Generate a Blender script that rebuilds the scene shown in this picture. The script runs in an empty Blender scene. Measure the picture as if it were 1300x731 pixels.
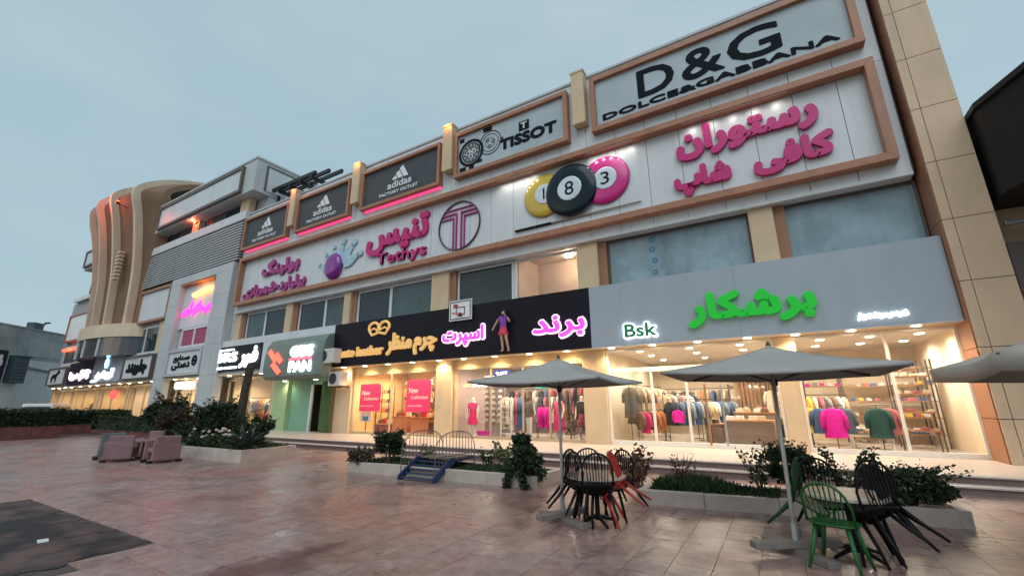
import bpy, bmesh, math, random, unicodedata
from mathutils import Vector, Matrix, Euler
R = math.radians
random.seed(7)
sc = bpy.context.scene
col = sc.collection

# ------------------------------------------------------------------ camera
cam = bpy.data.cameras.new('camera'); cam_o = bpy.data.objects.new('camera', cam); col.objects.link(cam_o)
cam.sensor_width = 36; cam.lens = 36 * 544.6 / 1300; cam.clip_start = .05; cam.clip_end = 2000
yaw, pitch, roll = R(30.917), R(15.07), R(-.441)
fw = Vector((-math.sin(yaw) * math.cos(pitch), math.cos(yaw) * math.cos(pitch), math.sin(pitch)))
rt = Vector((math.cos(yaw), math.sin(yaw), 0)); up = rt.cross(fw)
r2 = rt * math.cos(roll) + up * math.sin(roll); u2 = up * math.cos(roll) - rt * math.sin(roll)
cam_o.matrix_world = Matrix(((r2.x, u2.x, -fw.x, 0), (r2.y, u2.y, -fw.y, 0), (r2.z, u2.z, -fw.z, 1.7), (0, 0, 0, 1)))
sc.camera = cam_o

# ------------------------------------------------------------------ sky, sun, exposure
SUN_EL, SUN_AZ = R(12), R(215)
w = bpy.data.worlds.new('World'); sc.world = w; w.use_nodes = True
nt = w.node_tree; N = nt.nodes; Lk = nt.links; bg = N['Background']
sky = N.new('ShaderNodeTexSky'); sky.sky_type = 'NISHITA'; sky.sun_disc = False
sky.sun_elevation = SUN_EL; sky.sun_rotation = SUN_AZ; sky.air_density = 1.2; sky.dust_density = 2.5; sky.ozone_density = 3
scal = N.new('ShaderNodeVectorMath'); scal.operation = 'SCALE'; scal.inputs['Scale'].default_value = .55
Lk.new(sky.outputs[0], scal.inputs[0])
tc = N.new('ShaderNodeTexCoord'); nz = N.new('ShaderNodeTexNoise')
nz.inputs['Scale'].default_value = 2.1; nz.inputs['Detail'].default_value = 4; nz.inputs['Roughness'].default_value = .5
mp = N.new('ShaderNodeMapping'); mp.inputs['Scale'].default_value = (1, 1, 2.2)
Lk.new(tc.outputs['Generated'], mp.inputs[0]); Lk.new(mp.outputs[0], nz.inputs['Vector'])
cr = N.new('ShaderNodeValToRGB'); cr.color_ramp.elements[0].position = .36; cr.color_ramp.elements[1].position = .66
cr.color_ramp.elements[0].color = (2.62, 3.72, 4.2, 1); cr.color_ramp.elements[1].color = (3.2, 4.1, 4.55, 1)
Lk.new(nz.outputs['Fac'], cr.inputs[0])
mx = N.new('ShaderNodeMixRGB'); mx.inputs[0].default_value = .82
Lk.new(scal.outputs[0], mx.inputs[1]); Lk.new(cr.outputs[0], mx.inputs[2]); Lk.new(mx.outputs[0], bg.inputs[0])
bg.inputs[1].default_value = .106
sun = bpy.data.lights.new('sun', 'SUN'); sun.energy = .85; sun.angle = R(50); sun.color = (.93, .97, 1.0)
sun_o = bpy.data.objects.new('sun', sun); col.objects.link(sun_o)
sun_o.rotation_euler = Vector((-.35, .75, -.9)).to_track_quat('-Z', 'Y').to_euler()
vs = sc.view_settings; vs.view_transform = 'Standard'; vs.look = 'None'; vs.exposure = .66; vs.gamma = 1; vs.use_curve_mapping = False
sc.cycles.use_denoising = True
sc.cycles.max_bounces = 8; sc.cycles.transparent_max_bounces = 16; sc.cycles.sample_clamp_indirect = 6

# ------------------------------------------------------------------ helpers
K, Z0 = 1.241, -.286          # facade drawing units -> metres (height offset puts the shop floor at 0.31 m)
def F(x, y, z): return Vector((x * K, y * K, z * K + Z0))

class MB:
    """collects faces; build() links them as one mesh object"""
    def __init__(s, fac=False): s.v = []; s.f = []; s.mi = []; s.cur = 0; s.fac = fac
    def add(s, vs_, fs):
        b = len(s.v); s.v += [tuple(p) for p in vs_]
        for f in fs: s.f.append(tuple(b + i for i in f)); s.mi.append(s.cur)
        return s
    def box(s, x0, x1, y0, y1, z0, z1):
        return s.add([(x0, y0, z0), (x1, y0, z0), (x1, y1, z0), (x0, y1, z0), (x0, y0, z1), (x1, y0, z1), (x1, y1, z1), (x0, y1, z1)],
                     [(0, 3, 2, 1), (4, 5, 6, 7), (0, 1, 5, 4), (1, 2, 6, 5), (2, 3, 7, 6), (3, 0, 4, 7)])
    def prism(s, pts, h0, h1, axis='y'):
        """polygon (a,b) extruded: axis y -> (x,z) outline between y=h0 and h1; axis z -> (x,y); axis x -> (y,z)"""
        n = len(pts)
        mk = {'y': lambda p, h: (p[0], h, p[1]), 'z': lambda p, h: (p[0], p[1], h), 'x': lambda p, h: (h, p[0], p[1])}[axis]
        vs_ = [mk(p, h0) for p in pts] + [mk(p, h1) for p in pts]
        fs = [tuple(range(n)), tuple(range(2 * n - 1, n - 1, -1))] + [(i, n + i, n + (i + 1) % n, (i + 1) % n) for i in range(n)]
        return s.add(vs_, fs)
    def tube(s, pts, r, n=6, closed=False):
        pts = [Vector(p) for p in pts]; m = len(pts); rr = r if isinstance(r, (list, tuple)) else [r] * m
        vs_ = []; fs = []; prev = None
        for i, p in enumerate(pts):
            if closed: t = pts[(i + 1) % m] - pts[i - 1]
            else: t = pts[min(i + 1, m - 1)] - pts[max(i - 1, 0)]
            t.normalize()
            if prev is None:
                a = t.orthogonal().normalized()
            else:
                a = (prev - t * prev.dot(t)); a = a.normalized() if a.length > 1e-6 else t.orthogonal().normalized()
            prev = a; b = t.cross(a)
            for k in range(n):
                an = 2 * math.pi * k / n; vs_.append(p + (a * math.cos(an) + b * math.sin(an)) * rr[i])
        for i in range(m if closed else m - 1):
            j = (i + 1) % m
            for k in range(n): fs.append((i * n + k, i * n + (k + 1) % n, j * n + (k + 1) % n, j * n + k))
        if not closed: fs += [tuple(range(n - 1, -1, -1)), tuple((m - 1) * n + k for k in range(n))]
        return s.add(vs_, fs)
    def lathe(s, prof, c=(0, 0, 0), n=20, sx=1, sy=1):
        vs_ = []; fs = []; m = len(prof)
        for (r, z) in prof:
            for k in range(n):
                a = 2 * math.pi * k / n; vs_.append((c[0] + r * sx * math.cos(a), c[1] + r * sy * math.sin(a), c[2] + z))
        for i in range(m - 1):
            for k in range(n): fs.append((i * n + k, i * n + (k + 1) % n, (i + 1) * n + (k + 1) % n, (i + 1) * n + k))
        fs += [tuple(range(n - 1, -1, -1)), tuple((m - 1) * n + k for k in range(n))]
        return s.add(vs_, fs)
    def disc_y(s, x, z, rx, rz, y0, y1, n=28, dome=0):
        """disc standing in the x-z plane, front at y0; dome bulges it to the front"""
        rings = [(1, y1), (1, y0)] + ([(math.cos(a), y0 - dome * math.sin(a)) for a in (.4, .8, 1.2)] if dome else [])
        vs_ = []; fs = []
        for (q, y) in rings:
            for k in range(n): a = 2 * math.pi * k / n; vs_.append((x + rx * q * math.cos(a), y, z + rz * q * math.sin(a)))
        for i in range(len(rings) - 1):
            for k in range(n): fs.append((i * n + k, i * n + (k + 1) % n, (i + 1) * n + (k + 1) % n, (i + 1) * n + k))
        fs.append(tuple((len(rings) - 1) * n + k for k in range(n)))
        return s.add(vs_, fs)
    def ring_y(s, x, z, r0, r1, y0, y1, n=40):
        vs_ = []; fs = []
        for k in range(n):
            a = 2 * math.pi * k / n
            for (r, y) in ((r0, y0), (r1, y0), (r1, y1), (r0, y1)): vs_.append((x + r * math.cos(a), y, z + r * math.sin(a)))
        for k in range(n):
            j = (k + 1) % n
            for q in range(4): fs.append((k * 4 + q, k * 4 + (q + 1) % 4, j * 4 + (q + 1) % 4, j * 4 + q))
        return s.add(vs_, fs)
    def build(s, name, mat, parent=None, smooth=False, bevel=0, recalc=True):
        off = world_off(parent)
        vv = [(F(*p) if s.fac else Vector(p)) - off for p in s.v]
        me = bpy.data.meshes.new(name); me.from_pydata(vv, [], s.f)
        mats = mat if isinstance(mat, (list, tuple)) else [mat]
        for m in mats: me.materials.append(m)
        if len(mats) > 1: me.polygons.foreach_set('material_index', s.mi)
        if recalc:
            bm = bmesh.new(); bm.from_mesh(me); bmesh.ops.recalc_face_normals(bm, faces=bm.faces); bm.to_mesh(me); bm.free()
        if smooth: me.shade_smooth()
        o = bpy.data.objects.new(name, me); col.objects.link(o); o.parent = parent
        if bevel:
            b = o.modifiers.new('bevel', 'BEVEL'); b.width = bevel; b.segments = 2; b.limit_method = 'ANGLE'; b.angle_limit = R(40)
        return o

def world_off(o):
    t = Vector((0, 0, 0))
    while o is not None: t += o.location; o = o.parent
    return t
def tag(o, label, cat, group=None, kind=None):
    o['label'] = label
    if cat: o['category'] = cat
    if group: o['group'] = group
    if kind: o['kind'] = kind
    return o
def thing(name, label, cat, loc=(0, 0, 0), group=None):
    o = bpy.data.objects.new(name, None); o.empty_display_size = .2; col.objects.link(o); o.location = loc
    return tag(o, label, cat, group)
def struct(o): o['kind'] = 'structure'; return o
def copy_tree(o, parent=None):
    c = o.copy(); col.objects.link(c); c.parent = parent
    for ch in list(o.children): copy_tree(ch, c)
    return c
def set_mat(o, m):
    if o.type == 'MESH' and o.material_slots:
        o.material_slots[0].link = 'OBJECT'; o.material_slots[0].material = m

# ------------------------------------------------------------------ materials
MATS = {}
def M(name, c, rough=.6, var=.12, scale=1.5, bump=0, bscale=30, metal=0, emit=0, ecol=None, spec=.4, streak=0, sheen=0, drip=0):
    if name in MATS: return MATS[name]
    m = bpy.data.materials.new(name); m.use_nodes = True; t = m.node_tree; n = t.nodes; l = t.links; p = n['Principled BSDF']
    p.inputs['Roughness'].default_value = rough; p.inputs['Metallic'].default_value = metal
    p.inputs['Specular IOR Level'].default_value = spec
    geo = n.new('ShaderNodeNewGeometry'); no = n.new('ShaderNodeTexNoise')
    no.inputs['Scale'].default_value = scale; no.inputs['Detail'].default_value = 6; no.inputs['Roughness'].default_value = .62
    src = geo.outputs['Position']
    if streak:
        mpn = n.new('ShaderNodeMapping'); mpn.inputs['Scale'].default_value = (1, 1, streak); l.new(src, mpn.inputs[0]); src = mpn.outputs[0]
    l.new(src, no.inputs['Vector'])
    rp = n.new('ShaderNodeValToRGB'); rp.color_ramp.elements[0].position = .28; rp.color_ramp.elements[1].position = .72
    rp.color_ramp.elements[0].color = (*[max(0, x * (1 - var)) for x in c], 1); rp.color_ramp.elements[1].color = (*[min(1, x * (1 + var)) for x in c], 1)
    l.new(no.outputs['Fac'], rp.inputs[0]); l.new(rp.outputs[0], p.inputs['Base Color'])
    if drip:
        dm = n.new('ShaderNodeMapping'); dm.inputs['Scale'].default_value = (3.3, 3.3, .3); l.new(geo.outputs['Position'], dm.inputs[0])
        dn = n.new('ShaderNodeTexNoise'); dn.inputs['Scale'].default_value = 1; dn.inputs['Detail'].default_value = 5; l.new(dm.outputs[0], dn.inputs['Vector'])
        dr = n.new('ShaderNodeMapRange'); dr.inputs['From Min'].default_value = .52; dr.inputs['From Max'].default_value = .74; dr.inputs['To Max'].default_value = drip; l.new(dn.outputs['Fac'], dr.inputs[0])
        dx_ = n.new('ShaderNodeMixRGB'); dx_.blend_type = 'MULTIPLY'; dx_.inputs[2].default_value = (.55, .52, .47, 1); l.new(dr.outputs[0], dx_.inputs[0]); l.new(rp.outputs[0], dx_.inputs[1]); l.new(dx_.outputs[0], p.inputs['Base Color'])
    if bump:
        nb = n.new('ShaderNodeTexNoise'); nb.inputs['Scale'].default_value = bscale; nb.inputs['Detail'].default_value = 4
        l.new(geo.outputs['Position'], nb.inputs['Vector'])
        bp = n.new('ShaderNodeBump'); bp.inputs['Strength'].default_value = bump; bp.inputs['Distance'].default_value = .01
        l.new(nb.outputs['Fac'], bp.inputs['Height']); l.new(bp.outputs[0], p.inputs['Normal'])
    if rough > .15:
        mr = n.new('ShaderNodeMapRange'); mr.inputs['To Min'].default_value = max(.05, rough - .1); mr.inputs['To Max'].default_value = min(1, rough + .1)
        l.new(no.outputs['Fac'], mr.inputs[0]); l.new(mr.outputs[0], p.inputs['Roughness'])
    if emit:
        p.inputs['Emission Color'].default_value = (*(ecol or c), 1); p.inputs['Emission Strength'].default_value = emit
    if sheen: p.inputs['Sheen Weight'].default_value = sheen
    MATS[name] = m; return m
def glass(name, tint=(1, 1, 1), refl=.09):
    if name in MATS: return MATS[name]
    m = bpy.data.materials.new(name); m.use_nodes = True; t = m.node_tree; n = t.nodes; l = t.links
    n.remove(n['Principled BSDF']); tr = n.new('ShaderNodeBsdfTransparent'); tr.inputs[0].default_value = (*tint, 1)
    gl = n.new('ShaderNodeBsdfGlossy'); gl.inputs['Roughness'].default_value = .02; fr = n.new('ShaderNodeFresnel'); ge = n.new('ShaderNodeNewGeometry'); mr = n.new('ShaderNodeMapRange'); mr.inputs['To Min'].default_value = 1.45; mr.inputs['To Max'].default_value = 1 / 1.45; l.new(ge.outputs['Backfacing'], mr.inputs[0]); l.new(mr.outputs[0], fr.inputs[0])
    mxs = n.new('ShaderNodeMixShader'); l.new(fr.outputs[0], mxs.inputs[0]); l.new(tr.outputs[0], mxs.inputs[1]); l.new(gl.outputs[0], mxs.inputs[2])
    l.new(mxs.outputs[0], n['Material Output'].inputs['Surface']); MATS[name] = m; return m
def emis(name, c, s):
    if name in MATS: return MATS[name]
    m = bpy.data.materials.new(name); m.use_nodes = True; p = m.node_tree.nodes['Principled BSDF']
    p.inputs['Base Color'].default_value = (*[min(1, x) * .6 for x in c], 1)
    p.inputs['Emission Color'].default_value = (*c, 1); p.inputs['Emission Strength'].default_value = s
    MATS[name] = m; return m

white_clad = M('white_cladding', (.60, .62, .635), .38, .06, .7, streak=.4, drip=.2)
grey_clad = M('grey_cladding', (.47, .49, .50), .45, .1, .8, streak=.4, drip=.35)
joint_dark = M('joint_backing', (.16, .16, .17), .8)
cream = M('cream_stone', (.62, .46, .29), .55, .1, 1.2, .06, 60, drip=.3)
tan_tile = M('tan_stone_tile', (.58, .41, .27), .5, .16, 1.0, .08, 40, streak=.4, drip=.35)
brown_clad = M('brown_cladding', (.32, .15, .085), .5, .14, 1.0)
frame_brown = M('brown_frame', (.36, .165, .095), .42, .2, 2.5, streak=.3)
frame_dark = M('dark_frame', (.13, .10, .09), .5, .12, 1.2)
win_white = M('white_window_profile', (.62, .64, .66), .4, .05)
dark_glass = M('dark_window_glass', (.012, .03, .042), .06, .35, .8, spec=.35)
teal_glass = M('teal_window_glass', (.05, .09, .105), .1, .3, .6, spec=.35)
film_glass = M('blue_film_glass', (.24, .33, .37), .1, .32, .9, spec=.7, drip=.35)
pink_curtain = M('pink_curtain', (.34, .07, .14), .7, .2, 3)
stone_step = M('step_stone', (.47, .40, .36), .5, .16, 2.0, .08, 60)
stone_riser = M('step_riser_stone', (.20, .135, .12), .55, .2, 3.0, .1, 60)  # pinkish riser stone, its colour darkened for the shade the risers stand in
kerb_stone = M('planter_stone', (.46, .38, .33), .65, .2, 2.5, .15, 40)
soil = M('soil', (.06, .04, .03), .95, .3, 5, .5, 30)
black_panel = M('black_sign_panel', (.007, .006, .012), .5, .2, 1, spec=.2)
grey_panel = M('blue_grey_sign_panel', (.34, .38, .43), .42, .06, .9, streak=.3, drip=.18)
charcoal = M('charcoal_banner', (.055, .062, .07), .6, .2, 1.2)
banner_grey = M('pale_banner', (.40, .45, .48), .55, .12, .8)
magenta = M('magenta_letter', (.52, .012, .16), .35, .08)
magenta_d = M('plum_letter', (.36, .03, .20), .4, .08)
ink = M('black_letter', (.012, .015, .02), .8, .1, spec=.08)
letter_white = M('white_letter', (.72, .73, .74), .5, .05)
green_let = M('green_letter', (.01, .42, .03), .35, .05, emit=.18, ecol=(.01, .55, .03))
gold_let = M('gold_letter', (.72, .46, .17), .35, .1, emit=.25, ecol=(.9, .5, .15))
neon_pink = emis('neon_pink', (1, .05, .48), .9); neon_hot = emis('neon_hot_pink', (1, .035, .33), 1.7)
neon_halo = emis('neon_white_edge', (1, .6, .88), 1.2)
neon_white = emis('neon_white', (.85, .95, 1), 2); neon_red = emis('neon_red', (1, .10, .06), 1.6)
neon_orange = emis('neon_orange', (1, .36, .06), 5); neon_cyan = emis('neon_cyan', (.25, .65, 1), 3)
led_pink = emis('led_pink', (1, .02, .12), 3.5); led_warm = emis('led_warm', (1, .78, .5), 9)
lamp_warm = emis('lamp_warm', (1, .8, .52), 22); lamp_red = emis('lamp_red', (1, .10, .03), 12); lamp_white = emis('lamp_white', (1, .9, .75), 30)
shop_glass = glass('shop_glass')
black_metal = M('black_metal', (.02, .02, .022), .4, .2, 5, metal=.3)
steel = M('grey_steel', (.36, .36, .37), .4, .12, 6, metal=.6)
wall_warm = M('shop_wall_cream', (.72, .60, .42), .7, .06)
wall_yel = M('shop_wall_yellow', (.72, .52, .24), .7, .08)
wall_grey = M('shop_wall_taupe', (.42, .33, .29), .7, .08)
floor_shop = M('shop_floor', (.58, .50, .42), .25, .08)
ceil_white = M('shop_ceiling', (.74, .68, .58), .8, .04)
wood = M('shop_wood', (.34, .17, .07), .5, .25, 3, streak=8)

# ------------------------------------------------------------------ lettering (right-to-left script is joined by hand)
FORMS = {}
for cp in list(range(0xFB50, 0xFDFF)) + list(range(0xFE70, 0xFEFF)):
    d = unicodedata.decomposition(chr(cp)).split()
    if len(d) == 2 and d[0] in ('<isolated>', '<final>', '<initial>', '<medial>'):
        FORMS.setdefault(chr(int(d[1], 16)), {})[d[0]] = chr(cp)
def shape(s):
    out = []
    dual = lambda ch: ch in FORMS and '<initial>' in FORMS[ch]
    for i, ch in enumerate(s):
        if ch not in FORMS: out.append(ch); continue
        p = i > 0 and dual(s[i - 1]); nx = dual(ch) and i < len(s) - 1 and s[i + 1] in FORMS
        k = '<medial>' if p and nx else '<final>' if p else '<initial>' if nx else '<isolated>'
        out.append(FORMS[ch].get(k, ch))
    return ''.join(reversed(out))
def glyph_mesh(body, bold):
    """returns verts, faces of a word in text space; bold = outward growth in em"""
    cu = bpy.data.curves.new('word', 'FONT'); cu.body = body; cu.resolution_u = 3; cu.extrude = .5
    o = bpy.data.objects.new('word', cu); col.objects.link(o)
    bpy.context.view_layer.update()
    me = bpy.data.meshes.new_from_object(o.evaluated_get(bpy.context.evaluated_depsgraph_get()))
    col.objects.unlink(o); bpy.data.objects.remove(o)
    bm = bmesh.new(); bm.from_mesh(me); bmesh.ops.remove_doubles(bm, verts=bm.verts, dist=1e-4)
    isl = {}; c = 0
    for v in bm.verts:
        if v in isl: continue
        st = [v]; isl[v] = c
        while st:
            a = st.pop()
            for e in a.link_edges:
                b = e.other_vert(a)
                if b not in isl: isl[b] = c; st.append(b)
        c += 1
    vs_ = [(v.co.x, v.co.y, v.co.z, isl[v]) for v in bm.verts]; bm.verts.index_update()
    fs = [tuple(v.index for v in f.verts) for f in bm.faces]; bm.free(); bpy.data.meshes.remove(me)
    return vs_, fs
def word(s, mat, parent, x0, x1, z0, z1, y, depth=.06, bold=0, rtl=True, name='lettering', fac=True, slant=0, n=8):
    """a word fitted into x0..x1, z0..z1 of a plane facing -y; its front stands depth before y"""
    vs_, fs = glyph_mesh(shape(s) if rtl else s, bold)
    xa = min(v[0] for v in vs_); xb = max(v[0] for v in vs_); za = min(v[1] for v in vs_); zb = max(v[1] for v in vs_)
    sx = (x1 - x0 - 2 * bold) / (xb - xa); sz = (z1 - z0 - 2 * bold) / (zb - za)
    mb = MB(fac)
    for k in range(n if bold else 1):
        a = 2 * math.pi * (k + .5) / n
        dx, dz = (bold * math.cos(a), bold * math.sin(a)) if bold else (0, 0)
        q = []
        for (vx, vy, vz, i) in vs_:
            X = x0 + bold + (vx - xa) * sx + dx; Z = z0 + bold + (vy - za) * sz + dz
            if slant: X += (Z - z0) * slant
            e = k * .0011 + (i % 3) * .00037
            q.append((X, (y - depth - e) if vz > 0 else y + .002, Z))
        mb.add(q, fs)
    return mb.build(name, mat, parent, recalc=False)

# ------------------------------------------------------------------ lights that belong to lamps
def add_light(kind, loc, energy, color, parent=None, radius=.05, spot=None, aim=(0, 0, -1), name='lamp_light'):
    l = bpy.data.lights.new(name, kind); l.energy = energy; l.color = color
    l.shadow_soft_size = radius
    if kind == 'SPOT': l.spot_size = R(spot); l.spot_blend = .7
    o = bpy.data.objects.new(name, l); col.objects.link(o); o.parent = parent
    o.location = Vector(loc) - world_off(parent)
    if kind == 'SPOT': o.rotation_euler = Vector(aim).to_track_quat('-Z', 'Y').to_euler()
    return o
WARM = (1, .70, .38); WARM2 = (1, .76, .48)
ORD = ['first', 'second', 'third', 'fourth', 'fifth', 'sixth', 'seventh', 'eighth', 'ninth', 'tenth', 'eleventh', 'twelfth', 'thirteenth', 'fourteenth', 'fifteenth', 'sixteenth', 'seventeenth', 'eighteenth']

# ================================================================== GROUND
def paving_mat(name, base, red, amt):
    m = bpy.data.materials.new(name); m.use_nodes = True; t = m.node_tree; n = t.nodes; l = t.links; p = n['Principled BSDF']
    geo = n.new('ShaderNodeNewGeometry'); oi = n.new('ShaderNodeObjectInfo')
    def noise(s, d=5, ro=.6):
        q = n.new('ShaderNodeTexNoise'); q.inputs['Scale'].default_value = s; q.inputs['Detail'].default_value = d; q.inputs['Roughness'].default_value = ro
        l.new(geo.outputs['Position'], q.inputs['Vector']); return q
    def ramp(src, a, b, ca, cb):
        q = n.new('ShaderNodeValToRGB'); q.color_ramp.elements[0].position = a; q.color_ramp.elements[1].position = b
        q.color_ramp.elements[0].color = ca; q.color_ramp.elements[1].color = cb; l.new(src, q.inputs[0]); return q
    big, mid, fine = noise(.33), noise(1.7), noise(22)
    c1 = ramp(mid.outputs['Fac'], .3, .7, (*[x * .78 for x in base], 1), (*[x * 1.15 for x in base], 1))
    k = ramp(big.outputs['Fac'], .45, .68, (0, 0, 0, 1), (amt, amt, amt, 1))
    mx1 = n.new('ShaderNodeMixRGB'); l.new(k.outputs[0], mx1.inputs[0]); l.new(c1.outputs[0], mx1.inputs[1]); mx1.inputs[2].default_value = (*red, 1)
    st = ramp(noise(.9, 8, .7).outputs['Fac'], .48, .66, (0, 0, 0, 1), (.85, .85, .85, 1))
    mx2 = n.new('ShaderNodeMixRGB'); mx2.blend_type = 'MULTIPLY'; l.new(st.outputs[0], mx2.inputs[0]); l.new(mx1.outputs[0], mx2.inputs[1]); mx2.inputs[2].default_value = (.58, .47, .44, 1)
    gr = ramp(noise(5.5, 10, .78).outputs['Fac'], .40, .60, (.66, .62, .60, 1), (1.12, 1.1, 1.08, 1)); mg = n.new('ShaderNodeMixRGB'); mg.blend_type = 'MULTIPLY'; mg.inputs[0].default_value = 1; l.new(mx2.outputs[0], mg.inputs[1]); l.new(gr.outputs[0], mg.inputs[2]); mx2 = mg
    hv = n.new('ShaderNodeHueSaturation'); mr = n.new('ShaderNodeMapRange'); l.new(oi.outputs['Random'], mr.inputs[0])
    mr.inputs['To Min'].default_value = .9; mr.inputs['To Max'].default_value = 1.08
    l.new(mr.outputs[0], hv.inputs['Value']); l.new(mx2.outputs[0], hv.inputs['Color']); l.new(hv.outputs[0], p.inputs['Base Color'])
    rr = n.new('ShaderNodeMapRange'); l.new(mid.outputs['Fac'], rr.inputs[0]); rr.inputs['From Min'].default_value = .3; rr.inputs['From Max'].default_value = .7
    rr.inputs['To Min'].default_value = .22; rr.inputs['To Max'].default_value = .5; l.new(rr.outputs[0], p.inputs['Roughness'])
    # ragged band where the red bedding shows: distance to its line, broken by noise
    ws = n.new('ShaderNodeMapping'); ws.vector_type = 'POINT'; ws.inputs['Location'].default_value = (5.05, 0, 0); ws.inputs['Scale'].default_value = (1, 0, 0); l.new(geo.outputs['Position'], ws.inputs[0])
    ab = n.new('ShaderNodeVectorMath'); ab.operation = 'LENGTH'; l.new(ws.outputs[0], ab.inputs[0])
    sep = n.new('ShaderNodeSeparateXYZ'); l.new(geo.outputs['Position'], sep.inputs[0])
    far = n.new('ShaderNodeMapRange'); l.new(sep.outputs['Y'], far.inputs[0]); far.inputs['From Min'].default_value = 3.6; far.inputs['From Max'].default_value = 4.9; far.inputs['To Max'].default_value = .7
    ad = n.new('ShaderNodeMath'); ad.operation = 'ADD'; l.new(ab.outputs['Value'], ad.inputs[0]); l.new(far.outputs[0], ad.inputs[1])
    rn = noise(2.6, 6, .7); a2 = n.new('ShaderNodeMath'); a2.operation = 'MULTIPLY_ADD'; l.new(rn.outputs['Fac'], a2.inputs[0]); a2.inputs[1].default_value = -1.1; l.new(ad.outputs[0], a2.inputs[2])
    rk = ramp(a2.outputs[0], -.32, -.18, (1, 1, 1, 1), (0, 0, 0, 1)); rk.color_ramp.elements[0].position = 0; rk.color_ramp.elements[1].position = 1
    rm = n.new('ShaderNodeMapRange'); l.new(a2.outputs[0], rm.inputs[0]); rm.inputs['From Min'].default_value = -.34; rm.inputs['From Max'].default_value = -.12; l.new(rm.outputs[0], rk.inputs[0])
    mx3 = n.new('ShaderNodeMixRGB'); l.new(rk.outputs[0], mx3.inputs[0]); l.new(hv.outputs[0], mx3.inputs[1]); mx3.inputs[2].default_value = (.13, .05, .045, 1); l.new(mx3.outputs[0], p.inputs['Base Color'])
    bp = n.new('ShaderNodeBump'); bp.inputs['Strength'].default_value = .25; bp.inputs['Distance'].default_value = .004
    l.new(fine.outputs['Fac'], bp.inputs['Height']); l.new(bp.outputs[0], p.inputs['Normal'])
    p.inputs['Specular IOR Level'].default_value = .5
    return m
pave = paving_mat('paving_stone', (.325, .236, .216), (.36, .175, .15), .95)
pave_red = paving_mat('worn_red_paving', (.15, .065, .055), (.15, .05, .045), .6)
pave_joint = M('paving_joint', (.09, .066, .06), .9, .3, 6)
plaza = struct(MB().box(-220, 160, -90, 140, -.4, -.012).build('plaza', pave_joint)); plaza['label'] = 'grey pink stone paved plaza in front of the shops'
T = .42
cells = []
def in_patch(x, y): return x < -7.0 - (y - 2.85) * .1 and y < 2.95 and x > -12.6
for i in range(-88, 16):
    for j in range(2, 29):
        x, y = i * T, j * T
        if y > 11.68 or in_patch(x + T / 2, y + T / 2): continue
        cells.append((x, y))
def seen(x, y):
    v = Vector((x + T / 2, y + T / 2, -1.7)); d = v.dot(fw)
    return d > .3 and abs(v.dot(rt)) < d * 1.25 and -v.dot(up) < d * .71
vis = sorted([c for c in cells if seen(*c)], key=lambda c: (c[0] + T / 2) ** 2 + (c[1] + T / 2) ** 2)
near = set(vis[:300])
slab_me = None
def is_red(x, y):
    h = math.sin(x * 12.9 + y * 78.2) * 43758.5; h -= math.floor(h)
    return False
rest = MB()
for (x, y) in cells:
    h = random.uniform(-.001, .001); g = .0028
    if (x, y) in near:
        if slab_me is None:
            s0 = MB().box(g, T - g, g, T - g, -.03, 0).build('paving_slab', pave, plaza); slab_me = s0.data; o = s0
        else:
            o = bpy.data.objects.new('paving_slab', slab_me); col.objects.link(o); o.parent = plaza
        o.location = (x, y, h); o.rotation_euler = (random.uniform(-.0018, .0018), random.uniform(-.0018, .0018), 0)
        if is_red(x, y): set_mat(o, pave_red)
    else:
        rest.cur = 1 if is_red(x, y) else 0
        rest.box(x + g, x + T - g, y + g, y + T - g, -.03, h)
o = rest.build('paving_slab_field', [pave, pave_red], plaza, recalc=False); o['kind'] = 'stuff'

# dark worn patch in the paving (left foreground)
pm = MB(); rnd = random.Random(3)
edge = [(-12.6, .6)] + [(-6.8 - .045 * q + rnd.uniform(-.12, .12), .6 + .2 * q) for q in range(12)] + [(-7.3 - .25 * q, 2.95 + rnd.uniform(-.16, .06)) for q in range(22)]
pm.prism(edge, -.02, -.004, 'z')
wet = M('dark_wet_screed', (.075, .05, .045), .6, .9, 1.1, .7, 14, spec=.25); wr = [q for q in wet.node_tree.nodes if q.type == 'VALTORGB'][0].color_ramp; wr.elements[0].position = .44; wr.elements[1].position = .60
wr.elements[0].color = (.012, .012, .013, 1); wr.elements[1].color = (.12, .072, .062, 1)
patch = pm.build('worn_patch', wet, plaza)
litter = MB().prism([(-8.7, 2.2), (-8.5, 2.16), (-8.48, 2.26), (-8.66, 2.3)], -.003, .004, 'z').build('paper_scrap', M('paper', (.6, .6, .58), .8))
tag(litter, 'small white paper scrap lying on the dark worn patch', 'litter')

# steps up to the shop terrace
stp = struct(thing('entrance_steps', 'two long stone steps below the shop fronts', None, (-20, 13, 0)))
XA, XB = -72, 5.4
def long_stone(name, x0, x1, y0, y1, z0, z1, mat, L=1.6):
    x = x0; me = {}
    while x < x1 - .05:
        e = min(x + L, x1)
        MB().box(x + .003, e - .003, y0, y1, z0, z1).build(name, mat, stp, bevel=.006)
        x = e
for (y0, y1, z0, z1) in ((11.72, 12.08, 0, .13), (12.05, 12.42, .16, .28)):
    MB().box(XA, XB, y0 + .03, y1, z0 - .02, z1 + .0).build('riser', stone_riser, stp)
long_stone('tread', XA, XB, 11.70, 12.06, .13, .165, stone_step)
long_stone('tread', XA, XB, 12.02, 12.40, .28, .312, stone_step)
MB().box(XA, XB, 12.395, 15.6, -.02, .3085).build('terrace', M('terrace_stone', (.50, .42, .36), .35, .12, 1.2), stp)

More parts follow.
